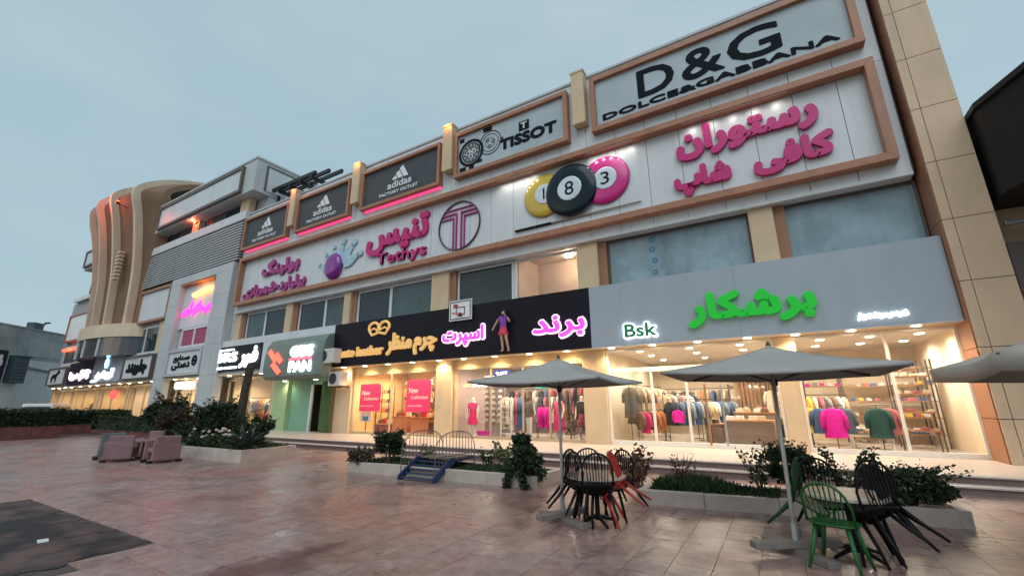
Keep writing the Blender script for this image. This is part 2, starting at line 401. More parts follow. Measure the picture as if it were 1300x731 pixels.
# ================================================================== MAIN SHOP BLOCK (right)
main = thing('shopping_centre', 'long three storey shopping centre with white cladding, brown sign frames and lit shopfronts', 'building', F(-10, 12.4, .48))
def fb(name, mat, parent, *b, bevel=0):
    m = MB(True)
    for q in (b if isinstance(b[0], (tuple, list)) else [b]): m.box(*q)
    return m.build(name, mat, parent, bevel=bevel)
PX0, PX1, PW = -24.98, 3.28, .942
k = 0; x = PX0
while x < PX1 - .02:
    e = min(x + PW, PX1)
    for (z0, z1) in ((6.56, 9.52), (9.535, 12.33)):
        fb('cladding_panel', white_clad, main, x + .007, e - .007, 11.95 + random.uniform(-.004, .004), 12.05, z0, z1)
    x = e
fb('wall', joint_dark, main, PX0, 3.33, 12.06, 12.32, 6.6, 12.3)
x = PX0
while x < PX1 - .02:
    e = min(x + 2.826, PX1)
    fb('coping', grey_clad, main, x + .004, e - .004, 11.90, 12.36, 12.335, 12.42); x = e
fb('soffit_trim', white_clad, main, PX0, PX1, 11.94, 12.3, 6.46, 6.555)
fb('roof', grey_clad, main, PX0, 4.1, 12.33, 24, 12.1, 12.25)
fb('rear_wall', wall_warm, main, -54.5, 4.1, 24.0, 24.2, 0, 12.25)
fb('side_wall', cream, main, 4.12, 4.2, 12.65, 24.0, -.2, 12.25)

# corner pier clad in tan stone tiles
pier = fb('pier', joint_dark, main, 3.42, 4.16, 11.63, 12.62, .2, 13.4)
for r in range(11):
    z0 = .25 + r * 1.31 - .3; z1 = z0 + 1.31
    if z1 > 13.5: z1 = 13.5
    if z0 < .1: z0 = .1
    for (a, b) in ((3.40, 3.575), (3.575, 4.18)):
        fb('stone_tile', tan_tile, pier, a + .006, b - .006, 11.60, 11.628, z0 + .008, z1 - .008)
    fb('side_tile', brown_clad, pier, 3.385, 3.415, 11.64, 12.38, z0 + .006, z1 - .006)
    fb('side_tile', tan_tile, pier, 4.162, 4.19, 11.64, 12.6, z0 + .006, z1 - .006)

# first floor: pilasters, windows
def window(parent, x0, x1, z0, z1, y, mats, fr=win_white, bar=.06, nsplit=None, split=()):
    """glazed opening with a real frame; split = x of the mullions"""
    w_ = fb('window', fr, parent, (x0, x0 + bar, y - .05, y + .05, z0, z1), (x1 - bar, x1, y - .05, y + .05, z0, z1),
            (x0 + bar, x1 - bar, y - .05, y + .05, z1 - bar, z1), (x0 + bar, x1 - bar, y - .05, y + .05, z0, z0 + bar))
    xs = [x0 + bar] + list(split) + [x1 - bar]
    for s_ in split: fb('mullion', fr, w_, s_ - bar * .7, s_ + bar * .7, y - .045, y + .045, z0 + bar, z1 - bar)
    for i in range(len(xs) - 1):
        a = xs[i] + (bar * .7 if i else 0); b = xs[i + 1] - (bar * .7 if i < len(xs) - 2 else 0)
        m_ = mats[i % len(mats)] if isinstance(mats, (list, tuple)) else mats
        fb('pane', m_, w_, a, b, y - .006 + .004 * (i % 2), y + .006, z0 + bar, z1 - bar)
    return w_
fb('wall', joint_dark, main, -24.98, -10.9, 12.42, 12.5, 4.8, 6.6)
fb('wall', joint_dark, main, -4.2, 3.36, 12.42, 12.5, 4.8, 6.6)
pil = [(-25.0, -24.45), (-20.35, -19.8), (-15.98, -15.55), (-10.87, -10.02), (-4.84, -4.17), (-.02, .54)]
for (a, b) in pil:
    p_ = fb('pilaster', cream, main, a, b, 12.1, 12.4, 4.9, 6.455, bevel=.01)
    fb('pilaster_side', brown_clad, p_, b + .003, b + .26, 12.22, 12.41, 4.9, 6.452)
window(main, .6, 3.36, 4.95, 6.44, 12.36, [film_glass], fr=frame_dark, bar=.05)
window(main, -3.9, -.03, 4.95, 6.44, 12.36, [film_glass, film_glass], fr=frame_dark, bar=.05)
window(main, -9.75, -7.3, 4.95, 6.44, 12.36, [dark_glass], bar=.08)
window(main, -15.28, -10.88, 4.95, 6.44, 12.34, [dark_glass, teal_glass], split=[-13.25], bar=.1)
window(main, -19.5, -16.0, 4.95, 6.44, 12.34, [dark_glass, teal_glass], split=[-17.5], bar=.1)
window(main, -24.15, -20.4, 4.95, 6.44, 12.34, [teal_glass, dark_glass], split=[-22.4], bar=.1)
# lit room behind one first-floor window
window(main, -7.28, -4.85, 4.95, 6.44, 12.36, [shop_glass], bar=.08)
pale_room = M('pale_room_wall', (.50, .40, .36), .7, .15, 1)
fb('lit_room', pale_room, main, (-9.9, -4.3, 14.0, 14.1, 4.7, 6.8), (-9.9, -4.3, 12.5, 14.0, 6.7, 6.8), (-9.9, -4.3, 12.5, 14.0, 4.7, 4.8), (-7.3, -7.2, 12.5, 13.99, 4.81, 6.69), (-4.3, -4.2, 12.5, 14.0, 4.8, 6.7))
lt = thing('ceiling_lamp', 'small lit ceiling lamp in the pale first floor room', 'lamp', F(-5.6, 13.2, 6.6))
MB(True).lathe([(.14, -.06), (.16, 0), (.16, .08)], (-5.6, 13.2, 6.6), 12).build('diffuser', lamp_warm, lt)
add_light('POINT', F(-5.6, 13.2, 6.45), 26, WARM2, lt, .1)
# film numbers stuck on the blue window
fs_ = thing('window_stickers', 'column of blue stickers on the frosted first floor window', 'sticker', F(-2.6, 12.35, 5.1))
sticker = M('sticker_blue', (.06, .22, .36), .5, .3, 3)
for q, zz in enumerate((5.25, 5.6, 5.95, 6.25)):
    MB(True).ring_y(-2.55 + .03 * math.sin(q * 2), zz, .035, .085, 12.345, 12.352, 14).build('sticker', sticker, fs_)

# wall zone behind the fascias and the lit soffit
fb('wall', grey_clad, main, -24.98, 3.36, 11.92, 12.39, 3.2, 4.9)
soffit = M('soffit_board', (.62, .50, .34), .6, .08)
fb('soffit', soffit, main, -21.4, 3.38, 11.83, 12.5, 3.12, 3.195)

# ground-floor columns
cols = [(-16.25, -15.22), (-10.64, -9.9), (-4.91, -4.21), (.09, .47)]
for (a, b) in cols: fb('column', cream, main, a, b, 12.28, 12.7, .475, 3.118, bevel=.012)
fb('column', brown_clad, main, 3.40, 3.62, 12.39, 12.6, .475, 3.118)

def downlight(x, y, z, e=0, inside=False, parent=None):
    f_ = MB(True).lathe([(.075, -.012), (.085, -.008), (.085, .0)], (x, y, z), 12).build('downlight', lamp_warm, parent)
    if e and inside:
        l_ = add_light('SPOT', F(x, y, z - .05), e * 1.25, inside if isinstance(inside, tuple) else WARM2, f_, .05, 168)
    elif e: add_light('SPOT', F(x, y, z - .03), e, WARM, f_, .04, 150)
    return f_
# shop rooms: floor, ceiling, walls
def room(x0, x1, y1, wall, zc, mats=(None,)):
    r_ = fb('shop_room', wall, main, (x0, x1, y1, y1 + .1, .42, zc + .1), (x0 - .09, x0 + .01, 12.72, y1, .42, zc + .1), (x1 - .01, x1 + .09, 12.72, y1, .42, zc + .1))
    fb('shop_floor', floor_shop, r_, x0 + .011, x1 - .011, 12.42, y1 - .01, .40, .472)
    fb('shop_ceiling', ceil_white, r_, x0 + .011, x1 - .011, 12.52, y1 - .01, zc, zc + .08)
    return r_
def shopfront(x0, x1, zt, splits=(), zb=.5, transom=None, y=12.42, fr=None, bar=.05):
    fr = fr or M('bronze_profile', (.42, .33, .22), .4, .1)
    w_ = fb('shopfront', fr, main, (x0, x0 + bar, y - .04, y + .04, zb, zt), (x1 - bar, x1, y - .04, y + .04, zb, zt), (x0 + bar, x1 - bar, y - .04, y + .04, zt - bar, zt), (x0 + bar, x1 - bar, y - .05, y + .05, zb - .02, zb + bar * 1.6))
    for s_ in splits: fb('mullion', fr, w_, s_ - bar / 2, s_ + bar / 2, y - .035, y + .035, zb + bar * 1.6, (transom or zt) - bar)
    if transom: fb('transom', fr, w_, x0 + bar, x1 - bar, y - .037, y + .037, transom - bar, transom + bar)
    fb('pane', shop_glass, w_, x0 + bar, x1 - bar, y - .004, y + .004, zb + bar * 1.6, zt - bar)
    return w_
room(-15.3, -10.55, 15.6, wall_yel, 3.02)
room(-9.98, -4.83, 16.2, wall_grey, 3.02)
room(-4.28, .17, 18.2, wall_warm, 3.1)
room(.39, 3.5, 16.6, wall_warm, 3.1)
white_prof = M('white_shop_profile', (.74, .70, .64), .4, .05)
shopfront(-15.21, -10.65, 2.82, (-13.0,), bar=.04)
shopfront(-9.89, -4.92, 2.82, (-8.3, -7.05, -6.1), bar=.04)
shopfront(-4.2, .08, 3.1, (-2.95, -2.05), transom=2.5, fr=white_prof, bar=.06)
shopfront(.48, 3.39, 3.1, (2.2,), fr=white_prof, bar=.05)
gold_board = M('gold_header_board', (.66, .48, .24), .5, .1)
fb('header', gold_board, main, -15.21, -10.65, 12.40, 12.46, 2.822, 3.118)
fb('header', gold_board, main, -9.89, -4.92, 12.40, 12.46, 2.822, 3.118)

# ================================================================== SIGNS OF THE MAIN BLOCK
def framed(name, label, x0, x1, z0, z1, y0, y1, bar, fmat, panel=None, py=None, cat='sign', group=None):
    """sign with four mitred frame bars; front of the frame at y0, back at y1, panel front at py"""
    t = thing(name, label, cat, F((x0 + x1) / 2, y1, z0), group)
    b = bar
    for pts in ([(x0, z1), (x1, z1), (x1 - b, z1 - b), (x0 + b, z1 - b)], [(x0, z0), (x0 + b, z0 + b), (x1 - b, z0 + b), (x1, z0)],
                [(x0, z0), (x0, z1), (x0 + b, z1 - b), (x0 + b, z0 + b)], [(x1, z0), (x1 - b, z0 + b), (x1 - b, z1 - b), (x1, z1)]):
        MB(True).prism(pts, y0, y1).build('frame_bar', fmat, t, bevel=.006)
    if panel:
        MB(True).box(x0 + b + .004, x1 - b - .004, py, y1 - .01, z0 + b + .004, z1 - b - .004).build('panel', panel, t)
    return t
WF, WB = 11.68, 11.94
# fashion banner top right
s = framed('roof_sign', 'grey banner with large black D&G lettering in brown frame, top right', -3.96, 3.02, 10.02, 12.06, WF, WB, .17, frame_brown, banner_grey, 11.80)
word('D', ink, s, -2.43, -1.32, 10.70, 11.70, 11.798, .012, .03, False); word('&', ink, s, -1.12, .02, 10.70, 11.70, 11.798, .012, .03, False)
word('G', ink, s, .12, 1.42, 10.68, 11.68, 11.798, .012, .03, False)
word('DOLCE&GABBANA', ink, s, -3.6, 2.6, 10.36, 10.60, 11.798, .012, .022, False, n=6)
# watch banner
s = framed('roof_sign', 'grey banner with TISSOT lettering and watch picture in brown frame', -9.62, -4.78, 10.04, 12.0, WF, WB, .15, frame_brown, banner_grey, 11.80)
word('TISSOT', ink, s, -7.56, -5.22, 10.6, 11.06, 11.798, .012, .035, False)
lg = fb('emblem', ink, s, -6.72, -6.3, 11.787, 11.797, 11.12, 11.5)
word('T', letter_white, lg, -6.64, -6.38, 11.18, 11.44, 11.786, .006, .01, False)
def watch(cx, cz, r, s, mk):
    d_ = MB(True).ring_y(cx, cz, r * .82, r, 11.785, 11.797, 30).build('watch_bezel', ink, s)
    MB(True).ring_y(cx, cz, r * .66, r * .70, 11.787, 11.797, 30).build('dial_ring', ink, d_)
    for q in range(12):
        a = q * math.pi / 6; c_, s_ = math.cos(a), math.sin(a)
        MB(True).prism([(cx + r * (.5 * c_ - .03 * s_), cz + r * (.5 * s_ + .03 * c_)), (cx + r * (.62 * c_ - .03 * s_), cz + r * (.62 * s_ + .03 * c_)), (cx + r * (.62 * c_ + .03 * s_), cz + r * (.62 * s_ - .03 * c_)), (cx + r * (.5 * c_ + .03 * s_), cz + r * (.5 * s_ - .03 * c_))], 11.782, 11.7885).build('hour_mark', mk, d_)
    for (dx, dz, rr) in ((-.25, 0, .17), (.25, .05, .17), (0, -.28, .17)):
        MB(True).ring_y(cx + dx * r, cz + dz * r, rr * r * .7, rr * r, 11.783, 11.7885, 16).build('sub_dial', mk, d_)
    for a in (.9, 2.1):
        c_, s_ = math.cos(a), math.sin(a); n_ = (-s_ * .035, c_ * .035)
        MB(True).prism([(cx + n_[0], cz + n_[1]), (cx + .5 * r * c_, cz + .5 * r * s_), (cx - n_[0], cz - n_[1])], 11.781, 11.7885).build('hand', mk, d_)
wd_ = MB(True).disc_y(-8.86, 10.98, .44, .44, 11.789, 11.797, 30).build('watch_dial', M('dial_grey', (.10, .12, .13), .6), s)
watch(-8.86, 10.98, .58, s, letter_white)
for (r0, r1) in ((.47, .50), (.36, .375), (.20, .21)): MB(True).ring_y(-7.98, 11.12, r0, r1, 11.787, 11.797, 30).build('watch_outline', ink, s)
for (dx, dz) in ((-.12, .12), (.14, .02), (-.02, -.16)): MB(True).ring_y(-7.98 + dx, 11.12 + dz, .05, .075, 11.786, 11.797, 14).build('watch_outline', ink, s)
fb('watch_crown', ink, s, -7.47, -7.4, 11.787, 11.797, 11.08, 11.16)
for (x0, x1, z0, z1) in ((-8.3, -7.9, 11.64, 11.82), (-9.4, -9.1, 10.28, 10.44), (-8.95, -8.72, 10.26, 10.4), (-8.6, -8.35, 10.44, 10.56), (-9.42, -9.2, 11.55, 11.72)):
    fb('strap_link', ink, s, x0, x1, 11.788, 11.797, z0, z1)
# three sports banners
for (x0, x1, lab) in ((-24.86, -20.66, 'leftmost of the three charcoal adidas banners, beside the louvred wall'), (-19.9, -15.82, 'middle one of the three charcoal adidas banners'), (-15.0, -10.36, 'rightmost and largest of the three charcoal adidas banners')):
    s = framed('roof_sign', lab, x0, x1, 10.02, 11.93, WF, WB, .13, frame_brown, charcoal, 11.80, group='sports banners under the roof edge')
    c = (x0 + x1) / 2 + .12; h = .98
    for q, (dx, L_) in enumerate(((-.52, .22), (-.2, .44), (.12, .66))):
        wb = .27; b0 = 11.04; x0_, x1_ = c + dx, c + dx + wb; tr = (x1_ - .5 * L_, b0 + .866 * L_); wp = .866 * wb
        MB(True).prism([(x0_, b0), (x1_, b0), tr, (tr[0] - .866 * wp, tr[1] - .5 * wp)], 11.788, 11.798).build('stripe', letter_white, s)
    word('adidas', letter_white, s, c - .82, c + .6, 10.64, 10.98, 11.798, .012, .012, False)
    word('FACTORY OUTLET', letter_white, s, c - 1.3, c + .98, 10.38, 10.53, 11.798, .012, .008, False, n=5)
    fb('led_strip', led_pink, s, x0 + .1, x1 - .05, 11.90, 11.938, 10.0, 10.014)
# the long leisure sign: frame, letters, balls
s = framed('leisure_sign', 'long brown framed white sign with magenta lettering, bowling and billiard balls', -24.7, 3.06, 6.80, 9.52, 11.66, 11.935, .19, frame_brown)
word('رستوران', magenta, s, -1.55, 1.86, 8.2, 9.22, 11.93, .1, .065); word('شاپ', magenta, s, -1.7, -.22, 7.12, 8.0, 11.93, .1, .06); word('کافی', magenta, s, .28, 2.06, 7.2, 8.06, 11.93, .1, .06)
word('تنیس', magenta, s, -14.5, -10.92, 7.72, 9.12, 11.93, .1, .075)
word('Tethys', magenta, s, -13.8, -11.02, 7.12, 7.76, 11.93, .1, .014, False)
word('بولینگ', magenta_d, s, -22.6, -19.35, 7.98, 8.98, 11.93, .09, .07); word('بیلیارد-شهربازی', magenta_d, s, -24.15, -18.68, 7.05, 7.82, 11.93, .09, .045)
# T emblem
em = MB(True).ring_y(-9.46, 8.13, .95, .985, 11.88, 11.945).build('emblem_ring', M('thin_plum_ring', (.08, .03, .06), .4), s)
for (x0, x1) in ((-9.74, -9.70), (-9.60, -9.55), (-9.37, -9.32), (-9.22, -9.18)): fb('emblem_bar', magenta_d, s, x0, x1, 11.88, 11.945, 7.2, 8.62 if x0 in (-9.60, -9.37) else 8.46)
for (x0, x1, z0, z1) in ((-10.25, -9.55, 8.62, 8.67), (-9.37, -8.67, 8.62, 8.67), (-10.32, -9.70, 8.46, 8.50), (-9.22, -8.6, 8.46, 8.50), (-10.12, -8.8, 8.80, 8.84)): fb('emblem_bar', magenta_d, s, x0, x1, 11.879, 11.944, z0, z1)
# billiard balls
def ball_mat(name, c1, c2=None):
    return M(name, c1, .22, .06, .6, spec=.6)
ylw = ball_mat('ball_yellow', (.62, .42, .05)); blk = M('ball_black', (.004, .012, .02), .18, .06, .6, spec=.3); pnk = ball_mat('ball_pink', (.60, .02, .22)); bwhite = M('ball_white', (.62, .68, .72), .3)
def bball(cx, cz, r, y, m_, num):
    b_ = MB(True).disc_y(cx, cz, r, r, y, y + .03, 36, dome=.11).build('billiard_ball', m_, s, smooth=True)
    MB(True).disc_y(cx + (.06 if num != '8' else 0), cz, r * .46, r * .46, y - .112, y - .03, 28, dome=.01).build('number_disc', bwhite, b_, smooth=True)
    wd = .05 if num == '1' else .17; word(num, ink, b_, cx - r * wd + (.06 if num != '8' else 0), cx + r * wd + (.06 if num != '8' else 0) - (.02 if num == '1' else 0), cz - r * .26, cz + r * .26, y - .124, .008, 0, False, name='number')
bball(-5.83, 8.38, .77, 11.89, ylw, '1'); bball(-3.72, 8.34, .80, 11.885, pnk, '3'); bball(-4.82, 8.27, .90, 11.78, blk, '8')
cue = MB(True).tube([(-6.98, 11.90, 7.33), (-5.6, 11.90, 7.33)], .042, 8).build('cue_grip', ink, s)
MB(True).tube([(-5.6, 11.90, 7.331), (-2.66, 11.90, 7.345)], [.036, .022], 8).build('cue_shaft', M('cue_wood', (.30, .25, .20), .4), s)
# bowling pins and ball
pinm = M('pin_blue_white', (.36, .52, .60), .3, .2, 2); pinb = M('pin_band', (.06, .16, .22), .4)
prof = [(.0, 0), (.12, 0), (.2, .28), (.2, .42), (.1, .72), (.075, .82), (.11, .95), (.1, 1.04), (.0, 1.08)]
for (bx, bz, an, sc_) in ((-16.6, 7.5, 98, .9), (-16.55, 7.45, 128, .95), (-16.6, 7.5, 70, 1.15), (-16.45, 7.6, 44, 1.25), (-16.3, 7.55, 20, 1.2), (-16.7, 7.45, 152, .9)):
    a = R(an); ux, uz = math.cos(a), math.sin(a); base = .35
    out = []
    for sgn in (1, -1):
        pts = [((base + h * sc_), sgn * r_ * sc_) for (r_, h) in (prof if sgn == 1 else prof[::-1])]
        out += pts
    P = [(bx + t_ * ux - o_ * uz, bz + t_ * uz + o_ * ux) for (t_, o_) in out]
    pn = MB(True).prism(P[:-1], 11.86 + .004 * an / 20, 11.945).build('bowling_pin', pinm, s, bevel=.03)
    t0 = base + .80 * sc_
    MB(True).prism([(bx + (t0 + u) * ux - v * uz, bz + (t0 + u) * uz + v * ux) for (u, v) in ((0, .085), (.05, .085), (.05, -.085), (0, -.085))], 11.85 + .004 * an / 20, 11.9).build('pin_band', pinb, pn)
MB(True).disc_y(-16.62, 7.72, .56, .62, 11.82, 11.9, 32, dome=.2).build('bowling_ball', M('purple_ball', (.22, .015, .27), .15, .2, 1, spec=.7), s, smooth=True)
# hidden-edge LED tubes below the top bar of the long sign
for (x0, x1) in ((-7.6, -6.1), (-4.2, -2.7), (-1.3, 1.3)):
    fb('led_tube', win_white, s, x0, x1, 11.70, 11.72, 9.314, 9.326)
    for q in range(5): add_light('SPOT', F(x0 + (x1 - x0) * (q + .5) / 5, 11.71, 9.30), 5.5, (1, .94, .84), s, .06, 150, (0, .45, -1)).data.spot_blend = 1

# pilaster lamps along the roof edge
for i, (x0, x1) in enumerate(((-20.45, -20.0), (-15.58, -15.08), (-10.16, -9.68), (-4.56, -4.12))):
    t = thing('roof_pilaster', ['short cream pilaster between the left and middle charcoal banners', 'short cream pilaster between the middle and right charcoal banners', 'short cream pilaster left of the watch banner', 'short cream pilaster between the watch banner and the D&G banner'][i], 'pilaster', F(x0, 11.9, 10.45), 'pilasters along the roof edge')
    fb('shaft', cream, t, x0, x1, 11.6, 11.93, 10.46, 12.42, bevel=.01); fb('cap', cream, t, x0 - .02, x1 + .02, 11.58, 11.93, 12.422, 12.5)
    c = (x0 + x1) / 2
    fb('lamp_housing', black_metal, t, c - .12, c + .12, 11.68, 11.8, 12.502, 12.56)
    if i < 3:
        mt = lamp_red if i == 0 else neon_orange
        fb('lamp_glass', mt, t, c - .1, c + .1, 11.56, 11.578, 12.43, 12.49)
        add_light('POINT', F(c, 11.45, 12.45), [14, 9, 9][i], [(1, .12, .04), (1, .35, .1), (1, .35, .1)][i], t, .04)

# fascias over the shopfronts
t = thing('shop_sign', 'wide blue grey fascia with green letters at the right end', 'sign', F(-.5, 11.92, 3.14))
fb('board', grey_panel, t, -4.40, 3.37, 11.8, 11.915, 3.14, 4.93); fb('joint', joint_dark, t, -.55, -.545, 11.797, 11.80, 3.15, 4.92)
fb('edge_trim', M('light_edge', (.50, .52, .55), .4), t, -4.40, 3.37, 11.79, 11.91, 3.118, 3.137)
word('برشکار', green_let, t, -1.72, 1.06, 3.42, 4.3, 11.8, .12, .055)
word('Bsk', neon_white, t, -3.44, -2.5, 3.29, 3.74, 11.8, .05, .05, False, name='letter_edge'); word('Bsk', M('green_flat', (.01, .24, .09), .4), t, -3.4, -2.54, 3.33, 3.70, 11.748, .03, .015, False)
word('شعبه دو سردشت بهار', neon_white, t, 1.72, 2.58, 3.28, 3.46, 11.8, .04, .016, n=6)
t = thing('shop_sign', 'black fascia with gold leather shop lettering', 'sign', F(-13, 11.92, 3.14))
fb('board', black_panel, t, -15.98, -10.1, 11.8, 11.915, 3.14, 4.93)
word('چرم', gold_let, t, -11.32, -10.2, 3.36, 4.02, 11.8, .08, .035); word('منظر', gold_let, t, -12.72, -11.42, 3.42, 4.28, 11.8, .08, .035)
word('manto', gold_let, t, -15.84, -14.55, 3.48, 3.80, 11.8, .08, .024, False); word('leather', gold_let, t, -14.42, -12.9, 3.48, 3.88, 11.8, .08, .024, False)
for cx in (-13.52, -12.92):
    pts = [(cx + .27 * math.cos(a), 11.76, 4.58 + .2 * math.sin(a)) for a in [R(q) for q in range(-50, 235, 15)]]
    MB(True).tube(pts, .055, 8).build('emblem_loop', gold_let, t)
    MB(True).tube([(cx - .13, 11.755, 4.50), (cx, 11.755, 4.55), (cx + .13, 11.755, 4.50)], .035, 8).build('emblem_loop', gold_let, t)
MB(True).tube([(-13.74, 11.75, 4.45), (-13.6, 11.75, 4.28), (-13.2, 11.75, 4.36), (-12.84, 11.75, 4.28), (-12.7, 11.75, 4.45)], .05, 8).build('emblem_loop', gold_let, t)
t = thing('shop_sign', 'black fascia with glowing pink sports brand lettering and player figure', 'sign', F(-7, 11.92, 3.14))
fb('board', black_panel, t, -10.095, -4.405, 11.8, 11.915, 3.14, 4.93)
word('برند', neon_halo, t, -6.34, -4.5, 3.46, 4.24, 11.8, .05, .07, name='letter_edge'); word('برند', neon_pink, t, -6.29, -4.55, 3.51, 4.19, 11.745, .02, .03)
word('اسپرت', neon_halo, t, -9.98, -8.1, 3.48, 4.24, 11.8, .05, .07, name='letter_edge'); word('اسپرت', neon_pink, t, -9.93, -8.15, 3.53, 4.19, 11.745, .02, .03)
t = thing('basketball_board', 'small white basketball backboard fixed on the black fascia', 'backboard', F(-9.1, 11.8, 4.4))
fb('board', M('backboard_white', (.70, .70, .72), .4), t, -9.62, -8.64, 11.70, 11.74, 4.42, 5.14)
for q in ((-9.58, -8.68, 5.07, 5.10), (-9.58, -8.68, 4.46, 4.49), (-9.58, -9.55, 4.49, 5.07), (-8.71, -8.68, 4.49, 5.07), (-9.32, -8.92, 4.86, 4.89), (-9.32, -8.92, 4.62, 4.65), (-9.32, -9.29, 4.65, 4.86), (-8.95, -8.92, 4.65, 4.86)): fb('line', ink, t, q[0], q[1], 11.694, 11.7, q[2], q[3])
MB(True).tube([(-9.12 + .17 * math.cos(R(a)), 11.52 + .17 * math.sin(R(a)), 4.62) for a in range(0, 360, 24)], .014, 6, True).build('hoop', M('hoop_red', (.5, .03, .02), .4), t)
fb('bracket', black_metal, t, -9.2, -9.04, 11.67, 11.70, 4.56, 4.66); fb('bracket', black_metal, t, -9.3, -8.95, 11.741, 11.80, 4.5, 4.9)
MB(True).prism([(-9.42, 4.86), (-9.2, 4.93), (-9.3, 5.02), (-9.44, 5.0)], 11.69, 11.7).build('ball_print', M('ball_red', (.4, .04, .03), .5), t)

# ================================================================== downlights of the main block
def light_row(pts, z, e, label, grp, inside=False):
    for i, (x, y) in enumerate(pts):
        d = downlight(x, y, z, e, inside)
        nrow = len(set(p[0] for p in pts)); k_ = sorted(set(p[0] for p in pts)).index(x); rows_ = sorted(set(p[1] for p in pts)); r_ = ['front', 'middle', 'rear'][rows_.index(y)] + ' row ' if len(rows_) == 3 else (['front', 'rear'][rows_.index(y)] + ' row ' if len(rows_) == 2 else '')
        tag(d, ORD[k_] + ' from the left, ' + r_ + label, 'downlight', grp)
light_row([(-3.9, 12.05), (-2.75, 12.05), (-1.6, 12.05), (-.45, 12.05), (.55, 12.05), (1.6, 12.05), (2.7, 12.05)], 3.118, 85, 'warm downlight under the blue grey fascia', 'soffit downlights under the blue grey fascia')
light_row([(-15.5, 12.05), (-14.2, 12.05), (-12.9, 12.05), (-11.6, 12.05), (-10.3, 12.05)], 3.118, 90, 'warm downlight under the gold lettered fascia', 'soffit downlights under the gold lettered fascia')
light_row([(-9.2, 12.05), (-7.9, 12.05), (-6.6, 12.05), (-5.3, 12.05)], 3.118, 90, 'warm downlight under the pink lettered fascia', 'soffit downlights under the pink lettered fascia')
light_row([(x, y) for x in (-14.3, -12.9, -11.5) for y in (13.1, 14.3)], 3.018, 115, 'ceiling light inside the leather shop', 'leather shop ceiling lights', True)
light_row([(x, y) for x in (-9.0, -7.4, -5.8) for y in (13.2, 14.7)], 3.018, 78, 'ceiling light inside the sports shop', 'sports shop ceiling lights', (1, .85, .70))
light_row([(x, y) for x in (-3.4, -2.0, -.7) for y in (13.2, 14.6, 16.4)], 3.098, 80, 'ceiling light inside the wide clothes shop', 'ceiling lights of the clothes shop', (1, .92, .80))
light_row([(x, y) for x in (1.1, 2.1, 3.0) for y in (13.3, 14.8)], 3.098, 80, 'ceiling light inside the rightmost shop', 'ceiling lights of the rightmost window', (1, .92, .80))

# ================================================================== LEFT WING
lw = thing('left_wing', 'grey and white shop wing with louvred band and projecting roof box', 'building', F(-31, 12.4, .48))
fb('wall', grey_clad, lw, -38, -25.02, 12.12, 12.38, 3.15, 9.5)
fb('wall', joint_dark, lw, -38, -25.02, 12.0, 12.4, 9.5, 12.0)
# portal around the neon sign
po = fb('portal', grey_clad, lw, (-32.85, -31.5, 11.7, 12.11, .3, 9.03), (-27.12, -25.35, 11.7, 12.11, .3, 9.03), (-32.85, -25.35, 11.7, 12.11, 9.034, 9.52), bevel=.01)
for zz in (1.9, 3.2, 4.9, 6.3, 7.7): fb('joint', joint_dark, po, (-32.86, -31.49, 11.697, 11.72, zz, zz + .012), (-27.13, -25.34, 11.697, 11.72, zz, zz + .012))
fb('reveal', brown_clad, po, -31.49, -27.13, 11.72, 12.11, 8.93, 9.03)
fb('recess_panel', white_clad, po, -31.49, -27.13, 12.0, 12.11, 6.2, 8.92)
window(lw, -30.9, -27.7, 4.98, 6.18, 12.05, [pink_curtain, pink_curtain], split=[-29.3], bar=.12)
# louvres
for r in range(14):
    z = 9.62 + r * .168
    MB(True).prism([(11.72, z), (11.98, z + .05), (11.98, z + .10), (11.72, z + .075)], -38.05, -25.15, 'x').build('slat', grey_clad, lw)
fb('sill_band', white_clad, lw, -38.1, -24.9, 11.68, 12.3, 12.02, 12.55, bevel=.01)
# top storey
window(lw, -37.4, -32.4, 12.56, 13.5, 12.2, [dark_glass, teal_glass], fr=frame_dark, split=[-34.2], bar=.08)
window(lw, -30.6, -26.3, 12.56, 13.5, 12.2, [teal_glass, dark_glass], fr=frame_dark, split=[-28.4], bar=.08)
fb('column', cream, lw, -32.2, -31.3, 11.95, 12.3, 12.56, 13.5); fb('column', cream, lw, -26.1, -25.2, 11.9, 12.3, 12.56, 13.5); fb('column', cream, lw, -38.0, -37.5, 11.9, 12.3, 12.56, 13.5)
bx_ = fb('roof_box', grey_clad, lw, -36.6, -24.0, 11.42, 20, 13.504, 15.5)
fb('box_coping', grey_clad, bx_, -36.65, -23.95, 11.37, 20, 15.503, 15.62)
fb('side_frame', frame_dark, bx_, (-23.995, -23.93, 12.0, 12.1, 13.7, 15.2), (-23.995, -23.93, 12.0, 17.5, 15.2, 15.3))
fb('side_panel', white_clad, bx_, -23.994, -23.95, 12.105, 17.5, 13.7, 15.195)
fb('wall', grey_clad, lw, -36, -24.05, 12.4, 19.9, 12.3, 13.5)
t = framed('roof_sign', 'blank pale panel in dark frame on the projecting roof box', -36.15, -25.2, 13.62, 15.3, 11.25, 11.415, .17, frame_dark, white_clad, 11.32)
al = thing('accent_lamp', 'red glowing lamp on the column between the top storey windows', 'lamp', F(-31.75, 11.9, 13.4))
fb('housing', black_metal, al, -31.9, -31.6, 11.86, 11.945, 13.36, 13.44); fb('lamp_glass', lamp_red, al, -31.88, -31.62, 11.82, 11.858, 13.37, 13.43)
add_light('POINT', F(-31.75, 11.7, 13.38), 40, (1, .10, .04), al, .05)
